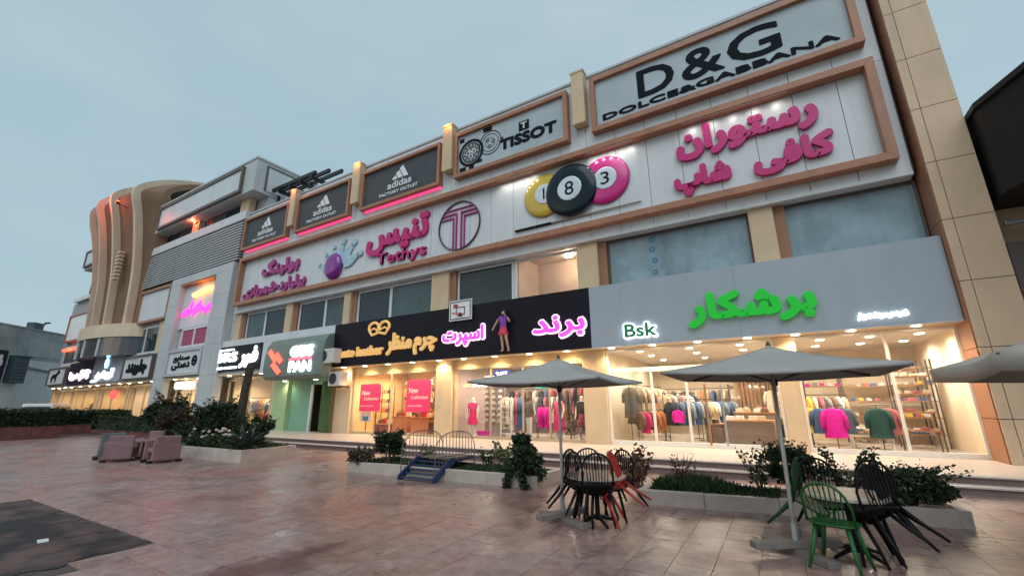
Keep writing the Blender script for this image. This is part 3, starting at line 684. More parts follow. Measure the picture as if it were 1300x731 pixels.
# billboard and windows left of the portal
framed('blank_billboard', 'blank pale billboard in brown frame below the louvres', -37.75, -33.0, 7.05, 9.38, 11.72, 12.1, .16, frame_brown, white_clad, 11.85, cat='billboard')
window(lw, -38.0, -34.2, 5.0, 6.8, 12.1, [teal_glass, dark_glass], split=[-36.3], bar=.1)
fb('pilaster', cream, lw, -34.15, -33.5, 11.95, 12.2, 4.9, 7.0)
mast = MB(True).tube([(-30.5, 12.6, 15.5), (-30.5, 12.6, 17.0)], .07, 6).build('roof_mast', M('mast_red', (.28, .08, .08), .5)); tag(mast, 'short reddish mast standing on the roof box', 'mast')
# black steel pergola on the roof
pg = thing('roof_pergola', 'black steel beam pergola on the roof beside the roof box', 'pergola', F(-21, 13, 12.4))
for (y, z, x0, x1) in ((12.42, 13.75, -23.9, -19.9), (12.9, 13.95, -23.9, -19.4), (13.4, 14.05, -23.9, -19.0)): fb('beam', black_metal, pg, x0, x1, y, y + .14, z, z + .2)
for x in (-23.2, -22.2, -21.2, -20.2): fb('cross_bar', black_metal, pg, x, x + .12, 12.38, 13.7, 13.5, 13.7)
for x in (-23.6, -20.6): fb('post', black_metal, pg, x, x + .14, 12.6, 12.74, 12.26, 13.49)

# ================================================================== RIBBED TOWER
tw = thing('ribbed_tower', 'curved tan tower with tall bent ribs and rounded top', 'tower', F(-42, 12.4, 6.0))
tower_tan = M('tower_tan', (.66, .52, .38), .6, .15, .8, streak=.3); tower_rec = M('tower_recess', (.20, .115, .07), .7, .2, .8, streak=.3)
PROF = [(12.25, 6.9), (12.15, 9), (12.0, 11), (11.7, 13), (11.3, 15), (10.95, 16.3), (11.05, 17.05), (11.8, 17.85), (13.3, 18.7), (16, 19.5), (20, 19.9)]
def smooth_prof(P, n=3):
    out = []
    for i in range(len(P) - 1):
        p0 = P[max(i - 1, 0)]; p1 = P[i]; p2 = P[i + 1]; p3 = P[min(i + 2, len(P) - 1)]
        for k in range(n):
            t_ = k / n
            out.append(tuple(.5 * (2 * p1[a] + (p2[a] - p0[a]) * t_ + (2 * p0[a] - 5 * p1[a] + 4 * p2[a] - p3[a]) * t_ ** 2 + (3 * p1[a] - p0[a] - 3 * p2[a] + p3[a]) * t_ ** 3) for a in (0, 1)))
    return out + [P[-1]]
SP = smooth_prof(PROF)
bul = lambda X: 1.45 * math.sqrt(max(0, 1 - ((X + 42) / 5.4) ** 2))
def loft(X0, X1, d0, d1, cap=True):
    """strip between x0 and x1 following the tower profile, from depth d0 (front) to d1 (back)"""
    mb = MB(True); n = len(SP); vv = []
    for i, (y, z) in enumerate(SP):
        a = SP[max(i - 1, 0)]; b = SP[min(i + 1, n - 1)]; ty, tz = b[0] - a[0], b[1] - a[1]; L = math.hypot(ty, tz); ny, nz = tz / L, -ty / L
        s_ = max(.35, 1 - max(0, z - 17) * .12)
        for X, dd in ((X0, d0), (X1, d0), (X1, d1), (X0, d1)):
            Xs = -42 + (X + 42) * (.9 + .14 * min(1, max(0, (z - 7) / 9)) if z < 16 else 1.04 - (z - 16) * .02)
            vv.append((Xs, y - bul(X) * s_ + ny * dd, z + nz * dd))
    fs_ = []
    for i in range(n - 1):
        for q in range(4): fs_.append((i * 4 + q, i * 4 + (q + 1) % 4, (i + 1) * 4 + (q + 1) % 4, (i + 1) * 4 + q))
    fs_ += [(0, 1, 2, 3), tuple((n - 1) * 4 + q for q in (3, 2, 1, 0))]
    return mb.add(vv, fs_)
ribs = [-46.7, -45.1, -42.8, -40.4, -37.9]
for X in ribs: loft(X - .11, X + .11, 0, .6).build('rib', tower_tan, tw)
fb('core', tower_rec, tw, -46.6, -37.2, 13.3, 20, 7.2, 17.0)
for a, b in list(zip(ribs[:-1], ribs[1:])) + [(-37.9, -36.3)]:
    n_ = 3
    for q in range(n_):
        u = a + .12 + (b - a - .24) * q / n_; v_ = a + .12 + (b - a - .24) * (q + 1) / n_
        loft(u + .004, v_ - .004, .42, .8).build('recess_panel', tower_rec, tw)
band = [( -47.2, 13.0)] + [(-42 + 5.2 * math.cos(R(a)), 12.6 - 2.15 * math.sin(R(a))) for a in range(170, 9, -10)] + [(-36.8, 13.0)]
MB(True).prism(band, 6.25, 7.15, 'z').build('base_band', tower_tan, tw)
MB(True).prism([(x * .985 - .63, y + .12) for (x, y) in band], 4.98, 6.24, 'z').build('base_window', M('tower_window', (.055, .05, .06), .1, .4, .6, spec=.8), tw)
for X, bq in ((-46, .9), (-43.9, 1.85), (-42, 2.0), (-40, 1.8), (-38.2, .95)): fb('window_post', win_white, tw, X - .1, X + .1, 12.62 - bq - .12, 12.62 - bq, 4.98, 6.24)
al = thing('accent_lamp', 'red lamp washing the top of the ribbed tower', 'lamp', F(-39.2, 11.0, 16.6))
fb('housing', black_metal, al, -39.3, -39.1, 9.6, 9.8, 15.85, 16.0); fb('lamp_glass', lamp_red, al, -39.28, -39.12, 9.62, 9.78, 16.005, 16.03)
MB(True).tube([(-39.2, 9.7, 15.85), (-39.2, 10.7, 15.7)], .03, 6).build('bracket', black_metal, al)
add_light('POINT', F(-40.6, 8.9, 16.3), 120, (1, .10, .05), al, .08)
for rr in range(8): fb('vent_slat', tower_tan, tw, -39.9, -39.3, 10.55 - rr * .005, 10.8, 10.4 + rr * .28, 10.52 + rr * .28)

# ================================================================== FAR WING
fw_ = thing('far_wing', 'far grey end of the shop row left of the ribbed tower', 'building', F(-51, 12.4, .48))
fb('wall', M('far_grey', (.30, .31, .32), .6, .12, .6), fw_, -53.9, -47.0, 12.2, 20, 3.15, 10.6)
fb('wall', grey_clad, fw_, -51.6, -46.5, 12.4, 20, 10.62, 13.2)
fb('roof_box', grey_clad, fw_, -51.2, -46.2, 11.6, 20, 13.22, 15.0); framed('roof_sign', 'blank pale panel in dark frame left of the ribbed tower', -51.0, -46.6, 13.4, 14.9, 11.42, 11.595, .15, frame_dark, white_clad, 11.5)
fb('ledge', white_clad, fw_, -53.0, -46.6, 11.9, 12.6, 10.61, 10.95)
window(fw_, -51.0, -47.2, 11.0, 13.1, 12.3, [dark_glass, teal_glass], fr=frame_dark, split=[-49], bar=.1)
framed('blank_billboard', 'bright blank billboard left of the ribbed tower base', -53.0, -47.4, 7.0, 9.4, 11.9, 12.19, .12, frame_brown, M('bright_panel', (.78, .78, .76), .5, .05), 12.0, cat='billboard')
window(fw_, -52.6, -49.2, 5.0, 6.6, 12.1, [teal_glass], split=[], bar=.15)
fb('pilaster', cream, fw_, -48.9, -48.2, 11.95, 12.2, 4.9, 6.9)
nr = thing('neon_tube', 'short orange red neon bar above the far left first floor window', 'neon', F(-51, 11.9, 6.1))
MB(True).tube([(-52.3, 11.93, 6.3), (-49.6, 11.93, 6.3)], .16, 8).build('tube', emis('neon_far_red', (1, .16, .08), 1.0), nr)
add_light('POINT', F(-50.9, 11.6, 6.1), 25, (1, .2, .08), nr, .1)

# ================================================================== LEFT SHOPFRONTS
SHN = {-53.7: 'farthest left shop', -49.2: 'shop under the black violet sign', -43.7: 'shop under the blue grey lit sign', -38.0: 'shop left of the portal', -31.4: 'shop inside the portal', -25.3: 'shop under the NBRS sign'}
lb = thing('left_shopfronts', 'row of lit ground floor shops left of the green awning', 'building', F(-36, 12.4, .48))
fb('soffit', soffit, lb, -53.9, -21.42, 11.83, 12.5, 3.12, 3.195)
for (x0, x1, wl) in ((-53.7, -49.3, wall_yel), (-49.2, -43.8, wall_yel), (-43.7, -38.2, wall_yel), (-38.0, -33.1, wall_warm), (-31.4, -27.2, wall_warm), (-25.3, -20.9, wall_warm)):
    r_ = fb('shop_room', wl, lb, (x0, x1, 15.4, 15.5, .42, 3.11), (x0 - .04, x0 + .06, 12.72, 15.39, .42, 3.11), (x1 - .06, x1 + .04, 12.72, 15.39, .42, 3.11))
    fb('shop_floor', floor_shop, r_, x0 + .07, x1 - .07, 12.42, 15.38, .40, .472); fb('shop_ceiling', ceil_white, r_, x0 + .07, x1 - .07, 12.52, 15.38, 3.0, 3.08)
    n_ = fb('shopfront', M('bronze_profile', (.42, .33, .22), .4, .1), lb, (x0 + .1, x0 + .18, 12.38, 12.46, .5, 2.95), (x1 - .18, x1 - .1, 12.38, 12.46, .5, 2.95), (x0 + .18, x1 - .18, 12.38, 12.46, 2.86, 2.95), ((x0 + x1) / 2 - .04, (x0 + x1) / 2 + .04, 12.385, 12.455, .5, 2.86))
    fb('pane', shop_glass, n_, x0 + .18, x1 - .18, 12.415, 12.425, .5, 2.86)
    for xx in (x0 + 1.2, x1 - 1.2):
        d = downlight(xx, 13.4, 2.998, 110, True); tag(d, ('left' if xx == x0 + 1.2 else 'right') + ' ceiling light inside the ' + SHN[x0], 'downlight', 'ceiling lights of the left shops')
    for q in range(3):
        xx = x0 + .7 + q * (x1 - x0 - 1.4) / 2
        d = downlight(xx, 12.05, 3.118, 9 if q == 1 else 0); tag(d, ['left', 'middle', 'right'][q] + ' tiny soffit downlight in front of the ' + SHN[x0], 'downlight', 'soffit downlights of the left shops')
for (a, b) in ((-54, -53.75), (-43.78, -43.72), (-38.18, -38.02), (-21.0, -20.75)): fb('column', cream, lb, a, b, 12.28, 12.7, .475, 3.118)
fb('wall', grey_clad, lb, -53.9, -21.0, 11.93, 12.11, 3.2, 4.95)
# signs above them
bs = lambda name, label, x0, x1, z0, z1, m_: (lambda t_: (fb('board', m_, t_, x0, x1, 11.8, 11.925, z0, z1), t_)[1])(thing(name, label, 'sign', F((x0 + x1) / 2, 11.92, z0)))
t = bs('shop_sign', 'black sign board with white glowing letters NBRS', -26.35, -21.45, 3.35, 4.62, black_panel)
word('BRS', neon_white, t, -25.55, -23.6, 3.8, 4.32, 11.8, .05, .03, False); word('N', emis('neon_amber', (1, .35, .05), 3.5), t, -26.2, -25.7, 3.78, 4.2, 11.8, .05, .05, False)
fb('light_bar', neon_white, t, (-26.0, -24.0, 11.75, 11.8, 4.40, 4.48), (-26.25, -24.9, 11.75, 11.8, 3.45, 3.56), (-24.7, -23.5, 11.75, 11.8, 3.45, 3.56)); word('فور', neon_white, t, -23.3, -21.7, 3.45, 4.5, 11.8, .05, .05)
t = thing('fascia_band', 'plain white fascia band above the green awning', 'fascia', F(-21, 11.92, 4.6)); fb('board', white_clad, t, -26.6, -16.0, 11.82, 11.925, 4.625, 4.95)
fb('board', white_clad, t, -21.4, -15.99, 11.82, 11.925, 3.14, 4.62)
t = framed('shop_sign', 'white framed sign with black script inside the portal', -31.4, -27.2, 3.3, 4.85, 11.66, 11.92, .16, grey_clad, white_clad, 11.74)
word('صنایع', ink, t, -30.6, -28.6, 4.06, 4.5, 11.738, .02, .035); word('دستی', ink, t, -30.7, -28.5, 3.62, 4.1, 11.738, .02, .04)
MB(True).ring_y(-28.0, 4.1, .16, .3, 11.71, 11.738, 20).build('emblem', ink, t); MB(True).disc_y(-28.0, 4.1, .1, .1, 11.715, 11.738, 12).build('emblem', ink, t)
t = framed('shop_sign', 'white sign with heavy black lettering in brown frame left of the portal', -38.0, -33.5, 3.3, 4.85, 11.68, 11.92, .1, frame_dark, M('sign_white', (.60, .61, .62), .5), 11.76)
word('جلوبند', ink, t, -37.4, -34.2, 3.55, 4.6, 11.758, .03, .09)
t = bs('shop_sign', 'blue grey sign with white and blue glowing letters', -43.7, -38.1, 3.3, 5.0, M('lit_grey_panel', (.34, .36, .44), .4))
word('آویشن', neon_white, t, -42.9, -39.6, 3.45, 4.25, 11.8, .05, .09); MB(True).disc_y(-41.2, 4.62, .3, .34, 11.74, 11.8, 16).build('emblem', neon_cyan, t); fb('light_bar', neon_white, t, -43.6, -42.6, 11.75, 11.8, 3.34, 3.48)
t = bs('shop_sign', 'black sign with white glowing letters at the left end of the shops', -49.1, -43.75, 3.25, 5.0, M('black_violet_panel', (.025, .01, .03), .3))
word('دریا', emis('neon_white_violet', (.95, .85, 1), 2.0), t, -48.6, -46.6, 3.6, 4.3, 11.8, .05, .07); word('چرم', emis('neon_white_violet', (.95, .85, 1), 2.0), t, -46.3, -44.2, 3.55, 4.4, 11.8, .05, .07)
t = framed('shop_sign', 'farthest white sign with a dark horse emblem', -54.0, -49.6, 3.35, 4.8, 11.7, 11.92, .1, frame_dark, M('sign_white', (.60, .61, .62), .5), 11.78)
MB(True).prism([(-52.9, 3.6), (-52.75, 3.6), (-52.7, 3.95), (-52.0, 3.95), (-51.95, 3.6), (-51.8, 3.6), (-51.7, 4.1), (-51.35, 4.35), (-51.2, 4.25), (-51.1, 4.4), (-51.5, 4.65), (-51.9, 4.3), (-52.8, 4.25), (-53.1, 4.0), (-53.0, 3.9)], 11.74, 11.778).build('horse_emblem', ink, t)

# neon in the portal
t = thing('neon_sign', 'magenta neon script in the grey portal', 'neon sign', F(-29.3, 12, 6.9))
word('پارس مانتو گیس', neon_hot, t, -31.3, -27.25, 6.85, 7.85, 11.99, .06, .03)
add_light('POINT', F(-29.6, 11.5, 7.3), 14, (1, .05, .4), t, .2)
t = thing('neon_tube', 'orange neon bar above the magenta script', 'neon', F(-29, 12, 8.2))
MB(True).tube([(-30.0, 11.93, 8.2), (-28.0, 11.93, 8.42)], .14, 10).build('tube', neon_orange, t); add_light('POINT', F(-29.0, 11.6, 8.45), 14, (1, .4, .1), t, .15)

# ================================================================== GREEN AWNING SHOP
aw = thing('green_awning', 'grey green rounded awning with white PAN neon and red slashes', 'awning', F(-18.2, 11.9, 2.7))
awm = M('awning_green_grey', (.17, .21, .19), .55, .12, 1.2)
pf = [(11.815, 4.6), (11.55, 4.52), (11.36, 4.25), (11.28, 3.8), (11.26, 3.2), (11.3, 2.85), (11.42, 2.72), (11.815, 2.7)]
MB(True).prism(pf, -20.15, -15.95, 'x').build('hood', awm, aw, bevel=.03)
word('GBS', neon_white, aw, -18.15, -16.55, 3.62, 4.12, 11.26, .03, .035, False); word('PAN', neon_white, aw, -18.15, -16.6, 2.98, 3.46, 11.262, .03, .035, False)
fb('red_bar', emis('neon_rose', (1, .10, .16), 1.6), aw, -18.15, -16.6, 11.22, 11.262, 3.50, 3.58)
for (x0, z0, x1, z1) in ((-19.75, 4.02, -19.15, 3.5), (-19.2, 3.85, -18.75, 3.45), (-19.4, 3.42, -18.8, 2.98)):
    dx, dz = .11, .07
    MB(True).prism([(x0 - dx, z0 - dz), (x0 + dx, z0 + dz), (x1 + dx, z1 + dz), (x1 - dx, z1 - dz)], 11.21, 11.262).build('red_slash', neon_red, aw, bevel=.02)
ps = thing('green_shop_entrance', 'pale green shop entrance with dark doorway below the awning', 'entrance', F(-18, 12.4, .48))
pgreen = M('pale_green_wall', (.36, .50, .28), .6, .08); sgreen = M('sea_green_wall', (.20, .38, .27), .6, .08); cgreen = M('green_curtain', (.10, .17, .06), .7, .2, 2)
fb('side_wall', pgreen, ps, -20.7, -19.6, 12.25, 12.6, .475, 3.1); fb('front_wall', sgreen, ps, -19.59, -18.1, 12.45, 12.6, .475, 3.1); fb('front_wall', sgreen, ps, -18.1, -16.28, 12.45, 12.6, 2.5, 3.1)
fb('doorway', M('dark_doorway', (.02, .012, .012), .4), ps, -18.1, -16.28, 12.9, 13.0, .475, 2.5)
fb('door_jamb', letter_white, ps, -18.08, -18.0, 12.4, 12.5, .48, 2.5)
for i in range(9): fb('door_sticker', [letter_white, M('sticker_red', (.5, .05, .04), .5)][i % 2], ps, -17.75 + .12 * (i % 3), -17.55 + .12 * (i % 3), 12.885, 12.899, .8 + i * .18, .9 + i * .18)
pts = []
for i in range(41): pts.append((-17.2 + .93 * i / 40, 12.33 + .05 * math.sin(i * 1.3)))
MB(True).prism(pts + [(x, y + .03) for (x, y) in reversed(pts)], .52, 2.62, 'z').build('curtain', cgreen, ps, smooth=False)
for (x, e) in ((-19.6, 26), (-17.3, 16)):
    d = downlight(x, 12.05, 2.69, 0); tag(d, ('left' if x < -18 else 'right') + ' downlight under the green awning', 'downlight', 'downlights under the green awning'); add_light('SPOT', F(x, 12.0, 2.66), e, (1, .9, .6), d, .04, 150)
# air conditioners
def aircon(label, x0, x1, y0, y1, z0, z1):
    t_ = thing('air_conditioner', label, 'air conditioner', F((x0 + x1) / 2, y1, z0), 'outdoor air conditioners')
    fb('casing', M('aircon_white', (.58, .57, .54), .45, .08), t_, x0, x1, y0, y1, z0, z1, bevel=.02)
    cx = x0 + (x1 - x0) * .4; cz = (z0 + z1) / 2; r_ = (z1 - z0) * .4
    g_ = MB(True).ring_y(cx, cz, r_ * .9, r_, y0 - .015, y0, 24).build('fan_guard', M('aircon_grey', (.10, .10, .10), .5), t_)
    MB(True).disc_y(cx, cz, r_ * .88, r_ * .88, y0 - .004, y0, 24).build('fan_opening', M('aircon_dark', (.03, .03, .03), .5), t_)
    for q in range(5): MB(True).ring_y(cx, cz, r_ * (.15 + q * .15), r_ * (.18 + q * .15), y0 - .012, y0 - .006, 20).build('guard_ring', M('aircon_grey', (.10, .10, .10), .5), g_)
    fb('bracket', black_metal, t_, (x0 + .1, x0 + .16, y0 + .05, y1 + .3, z0 - .05, z0 - .005), (x1 - .16, x1 - .1, y0 + .05, y1 + .3, z0 - .05, z0 - .005))
aircon('white outdoor air conditioner on the black fascia beside the green awning', -16.4, -15.3, 11.35, 11.72, 3.28, 3.86)
aircon('lower outdoor air conditioner beside the leather shop window', -15.98, -15.25, 11.7, 12.1, 2.36, 2.94)
pp = thing('drain_pipe', 'reddish pipes running down beside the green curtain', 'pipe', F(-16.1, 12.1, .5))
for x in (-16.2, -16.05): MB(True).tube([(x, 12.15, .5), (x, 12.15, 2.9), (x + .05, 11.75, 3.25)], .025, 6).build('pipe', M('pipe_rust', (.22, .09, .05), .6), pp)

# ================================================================== NEIGHBOURS
nb = thing('plaster_building', 'grey plastered blind wall building at the far left', 'building')
pl_w = M('plaster_pale', (.62, .66, .66), .85, .16, .35, .2, 8, streak=.4); pl_d = M('plaster_dark', (.33, .36, .36), .9, .3, .5, .2, 8)
MB().box(-12, 14, 0, 10, -.5, 7.2).build('wall', pl_w, nb); MB().box(-12, 14, -.02, 10, 7.203, 10.7).build('upper_wall', pl_d, nb)
MB().box(-12, 14, -.1, 10, 10.703, 10.85).build('coping', pl_d, nb); MB().box(4.2, 12, -.06, -.025, 7.6, 9.6).build('plaster_patch', M('plaster_patch', (.42, .45, .45), .9, .2, .6), nb)
MB().tube([(2.5, -.1, 6.5), (8, -.12, 6.0), (14, -.1, 6.0)], .14, 6).build('pipe', pl_d, nb)
nb.location = (-73, 11, 0); nb.rotation_euler = (0, 0, R(130.6))
sg = thing('wall_sign', 'black sign with white letters on the plaster wall at the left edge', 'sign')
MB().box(-4, 1.6, -.35, -.05, 4.3, 7.9).build('board', black_panel, sg); word('نو', letter_white, sg, -.6, 1.2, 5.6, 7.4, -.35, .03, .12, fac=False); word('EXIR', letter_white, sg, -1.5, 1.0, 4.6, 5.1, -.35, .03, .05, False, fac=False)
sg.location = nb.location; sg.rotation_euler = nb.rotation_euler
bxx = thing('wall_cabinet', 'dark blue grey cabinet on the plaster wall beside the black sign', 'cabinet')
MB().box(2.2, 4.0, -.7, -.02, 4.4, 7.3).build('casing', M('cabinet_blue', (.05, .08, .10), .5), bxx, bevel=.03); MB().box(2.2, 4.1, -.9, .0, 7.303, 7.45).build('lid', M('cabinet_blue', (.05, .08, .10), .5), bxx)
for q in range(6): MB().box(2.4, 3.8, -.72, -.7, 4.8 + q * .35, 4.9 + q * .35).build('vent', black_metal, bxx)
bxx.location = nb.location; bxx.rotation_euler = nb.rotation_euler
tk = thing('roof_cooler', 'small dark cooler unit on the roof of the plaster building', 'cooler')
MB().box(4.6, 5.9, .3, 1.2, 10.85, 11.7).build('casing', M('cabinet_blue', (.05, .08, .10), .5), tk, bevel=.05); MB().tube([(5.9, .6, 11.4), (6.4, .6, 11.9), (6.9, .6, 12.0)], .12, 6).build('duct', black_metal, tk)
tk.location = nb.location; tk.rotation_euler = nb.rotation_euler
# black metal canopy at the right edge
bc = thing('black_canopy', 'black metal canopy roof of the neighbouring shop at the upper right edge', 'canopy', F(5, 11, 5.2))
MB(True).prism([(4.28, 11.3), (5.2, 8.6), (9, 8.6), (9, 12.4), (4.28, 12.4)], 5.45, 7.3, 'z').build('fascia', M('black_sheet', (.006, .006, .008), .55), bc)
MB(True).prism([(4.22, 11.25), (5.15, 8.5), (9.05, 8.5), (9.05, 12.42), (4.24, 12.42)], 7.303, 7.42, 'z').build('edge_trim', M('black_trim', (.015, .018, .022), .4), bc)
sb = thing('side_building', 'dark brown wall of the neighbouring shop right of the pier', 'building', F(6, 12, 0))
fb('wall', tan_tile, sb, 4.3, 9.5, 12.41, 20, 0, 7.2); fb('band', frame_dark, sb, 4.3, 9.5, 11.9, 12.0, 3.6, 4.6)
MB(True).tube([(4.3, 11.75, 4.95), (9, 11.5, 5.1)], .05, 8).build('rail', steel, sb)

# ================================================================== PLANTS
leaf_dark = M('leaf_dark', (.016, .030, .011), .55, .5, 3, spec=.3); leaf_mid = M('leaf_mid', (.024, .045, .014), .5, .45, 3, spec=.3)
leaf_lite = M('leaf_light', (.09, .12, .04), .55, .4, 4, spec=.3); leaf_red = M('leaf_reddish', (.13, .06, .035), .6, .4, 4, spec=.3); leaf_agave = M('leaf_agave', (.04, .065, .052), .5, .3, 3)
bark = M('bark', (.055, .040, .03), .85, .4, 6, .5, 40); grass_m = M('grass_blade', (.025, .05, .012), .6, .4, 2)
def leaves(mb, pts, size, rnd, droop=.2):
    for p in pts:
        d = Vector((rnd.gauss(0, 1), rnd.gauss(0, 1), rnd.gauss(0, .7) - droop)); d.normalize(); sd = d.cross(Vector((rnd.gauss(0, 1), rnd.gauss(0, 1), rnd.gauss(0, 1)))).normalized()
        L = size * rnd.uniform(.6, 1.3); W = L * rnd.uniform(.28, .45); n_ = d.cross(sd) * L * .12; p = Vector(p)
        mb.add([p, p + d * L * .5 + sd * W + n_, p + d * L, p + d * L * .5 - sd * W + n_], [(0, 1, 2), (0, 2, 3)])
def clump_points(c, rad, n, rnd, nclump=14, shell=.55):
    c = Vector(c); cl = []
    for _ in range(nclump):
        v = Vector((rnd.gauss(0, 1), rnd.gauss(0, 1), rnd.gauss(0, 1))).normalized() * rnd.uniform(shell, 1)
        cl.append((Vector((v.x * rad[0], v.y * rad[1], v.z * rad[2])), rnd.uniform(.22, .42)))
    out = []
    for _ in range(n):
        q, r_ = rnd.choice(cl); v = Vector((rnd.gauss(0, 1), rnd.gauss(0, 1), rnd.gauss(0, 1))).normalized() * (rnd.random() ** .45) * r_
        out.append(c + q * .78 + Vector((v.x * rad[0], v.y * rad[1], v.z * rad[2])))
    return out
def shrub(name, label, base, h, rad, n, size, mat, seed, zc=.58, group=None, cat='shrub', stems=5, nclump=16, droop=.2, squash=.5, lean=(0, 0)):
    rnd = random.Random(seed); t = thing(name, label, cat, base, group); b = Vector(base); c = b + Vector((lean[0], lean[1], h * zc))
    mb = MB(); pts_ = clump_points(c, (rad, rad, h * squash * .85), int(n * 1.5), rnd, nclump); k_ = len(pts_) // 3
    leaves(mb, pts_[:k_], size * .95, rnd, droop); leaves(mb, pts_[k_:], size * .6, rnd, droop)
    tw_ = MB()
    for q in range(26):
        a = rnd.uniform(0, 6.28); v = Vector((math.cos(a), math.sin(a), rnd.uniform(.1, 1.6))).normalized(); s0 = c + Vector((v.x * rad * .5, v.y * rad * .5, v.z * h * squash * .5)); e = c + Vector((v.x * rad * rnd.uniform(1.0, 1.35), v.y * rad * rnd.uniform(1.0, 1.35), v.z * h * squash * rnd.uniform(.95, 1.25)))
        tw_.tube([s0, e], [.008, .003], 4); leaves(mb, [s0.lerp(e, rnd.uniform(.3, 1)) + Vector((rnd.gauss(0, .02), rnd.gauss(0, .02), rnd.gauss(0, .02))) for _ in range(16)], size * .65, rnd, 0)
    mb.build('foliage', mat, t, recalc=False); tw_.build('twigs', bark, t)
    sm = MB()
    for q in range(stems):
        a = rnd.uniform(0, 6.28); e = c + Vector((math.cos(a) * rad * rnd.uniform(.2, .7), math.sin(a) * rad * rnd.uniform(.2, .7), h * .25 * rnd.uniform(-.2, 1)))
        s0 = b + Vector((math.cos(a) * .04, math.sin(a) * .04, -.02)); m_ = (s0 + e) / 2 + Vector((rnd.uniform(-.05, .05), rnd.uniform(-.05, .05), .05))
        sm.tube([s0, m_, e], [.022, .016, .006], 5)
    sm.build('stem', bark, t); return t
def twig_plant(label, base, h, rad, n, size, mat, seed, name='young_plant', group=None):
    rnd = random.Random(seed); t = thing(name, label, 'plant', base, group); b = Vector(base); sm = MB(); mb = MB()
    for q in range(11):
        a = rnd.uniform(0, 6.28); e = b + Vector((math.cos(a) * rad * rnd.uniform(.3, 1), math.sin(a) * rad * rnd.uniform(.3, 1), h * rnd.uniform(.6, 1))); m_ = b + (e - b) * .5 + Vector((0, 0, .06 * h))
        sm.tube([b, m_, e], [.009, .006, .003], 4)
        leaves(mb, [b.lerp(e, rnd.uniform(.3, 1)) + Vector((rnd.gauss(0, .03), rnd.gauss(0, .03), rnd.gauss(0, .03))) for _ in range(n // 11)], size, rnd, 0)
    mb.build('foliage', mat, t, recalc=False); sm.build('stem', bark, t); return t
def agave(label, base, r_, n, seed, mat=leaf_agave):
    rnd = random.Random(seed); t = thing('agave', label, 'plant', base, 'spiky agaves'); b = Vector(base); proto = None
    for q in range(n):
        a = 2.4 * q; el = R(18 + 60 * (q / n)); L = r_ * rnd.uniform(.8, 1.1); mb = MB()
        d = Vector((math.cos(a) * math.cos(el), math.sin(a) * math.cos(el), math.sin(el))); sd = Vector((-math.sin(a), math.cos(a), 0)); vv = []; nseg = 5
        for k in range(nseg + 1):
            u = k / nseg; wd = .05 * r_ / .6 * (1 - u ** 2) * (.7 + u) + .001; p = b + d * L * u + Vector((0, 0, -.28 * L * u * u * math.cos(el)))
            vv += [p + sd * wd + Vector((0, 0, wd * .5)), p, p - sd * wd + Vector((0, 0, wd * .5))]
        fs_ = [];
        for k in range(nseg): fs_ += [(k * 3, k * 3 + 1, k * 3 + 4, k * 3 + 3), (k * 3 + 1, k * 3 + 2, k * 3 + 5, k * 3 + 4)]
        mb.add(vv, fs_).build('leaf', mat, t, recalc=False)
    return t
def grass_bed(parent, x0, x1, y0, y1, z, n, h, seed, mat=grass_m):
    rnd = random.Random(seed); mb = MB()
    for _ in range(n):
        x = rnd.uniform(x0, x1); y = rnd.uniform(y0, y1); a = rnd.uniform(0, 6.28); hh = h * rnd.uniform(.5, 1.3) * (.8 + .4 * math.sin(x * 3)); dx, dy = math.cos(a) * .012, math.sin(a) * .012; lx, ly = rnd.gauss(0, .35) * hh, rnd.gauss(0, .35) * hh
        mb.add([(x - dx, y - dy, z), (x + dx, y + dy, z), (x + lx * .4 + dx, y + ly * .4 + dy, z + hh * .6), (x + lx, y + ly, z + hh)], [(0, 1, 2), (0, 2, 3)])
    o = mb.build('grass', mat, parent, recalc=False); o['kind'] = 'stuff'; return o
def planter(label, P, h, th=.14, stone=1.1):
    """low stone planter on polygon P (counter-clockwise); each kerb stone its own piece"""
    t = thing('planter', label, 'planter', (P[0][0], P[0][1], 0)); n = len(P)
    for i in range(n):
        a = Vector((*P[i], 0)); b = Vector((*P[(i + 1) % n], 0)); d = b - a; L = d.length; d.normalize(); nn = Vector((-d.y, d.x, 0)); m_ = max(1, round((L - th) / stone)); s0 = 0
        for k in range(m_):
            u0 = (L - th) * k / m_ + .003; u1 = (L - th) * (k + 1) / m_ - .003
            q = [a + d * u0, a + d * u1, a + d * u1 + nn * th, a + d * u0 + nn * th]; hz = h + random.uniform(-.006, .006)
            MB().prism([(v.x, v.y) for v in q], -.02, hz, 'z').build('kerb_stone', kerb_stone, t, bevel=.008)
    cen = sum((Vector((*p, 0)) for p in P), Vector()) / n
    MB().prism([(cen.x + (p[0] - cen.x) * .96, cen.y + (p[1] - cen.y) * .93) for p in P], .0, h - .05, 'z').build('soil', soil, t)
    return t
p1 = planter('low stone planter with grass crossed by the blue footbridge', [(-10.0, 8.2), (-4.5, 8.45), (-4.5, 9.75), (-10.0, 9.75)], .25)
grass_bed(p1, -9.8, -4.7, 8.65, 9.6, .20, 5200, .10, 1)
p2 = planter('low stone planter behind the right cafe table', [(-2.35, 8.12), (2.05, 8.78), (2.05, 9.6), (-2.35, 9.5)], .23)
grass_bed(p2, -2.2, -.2, 8.45, 9.35, .18, 2600, .2, 2)
p3 = planter('long stone planter with dark bushes and agaves left of the footbridge', [(-20.4, 7.55), (-14.35, 7.72), (-14.6, 9.7), (-20.4, 9.7)], .37, stone=1.4)
grass_bed(p3, -20.1, -14.7, 7.95, 9.5, .35, 4200, .16, 3)

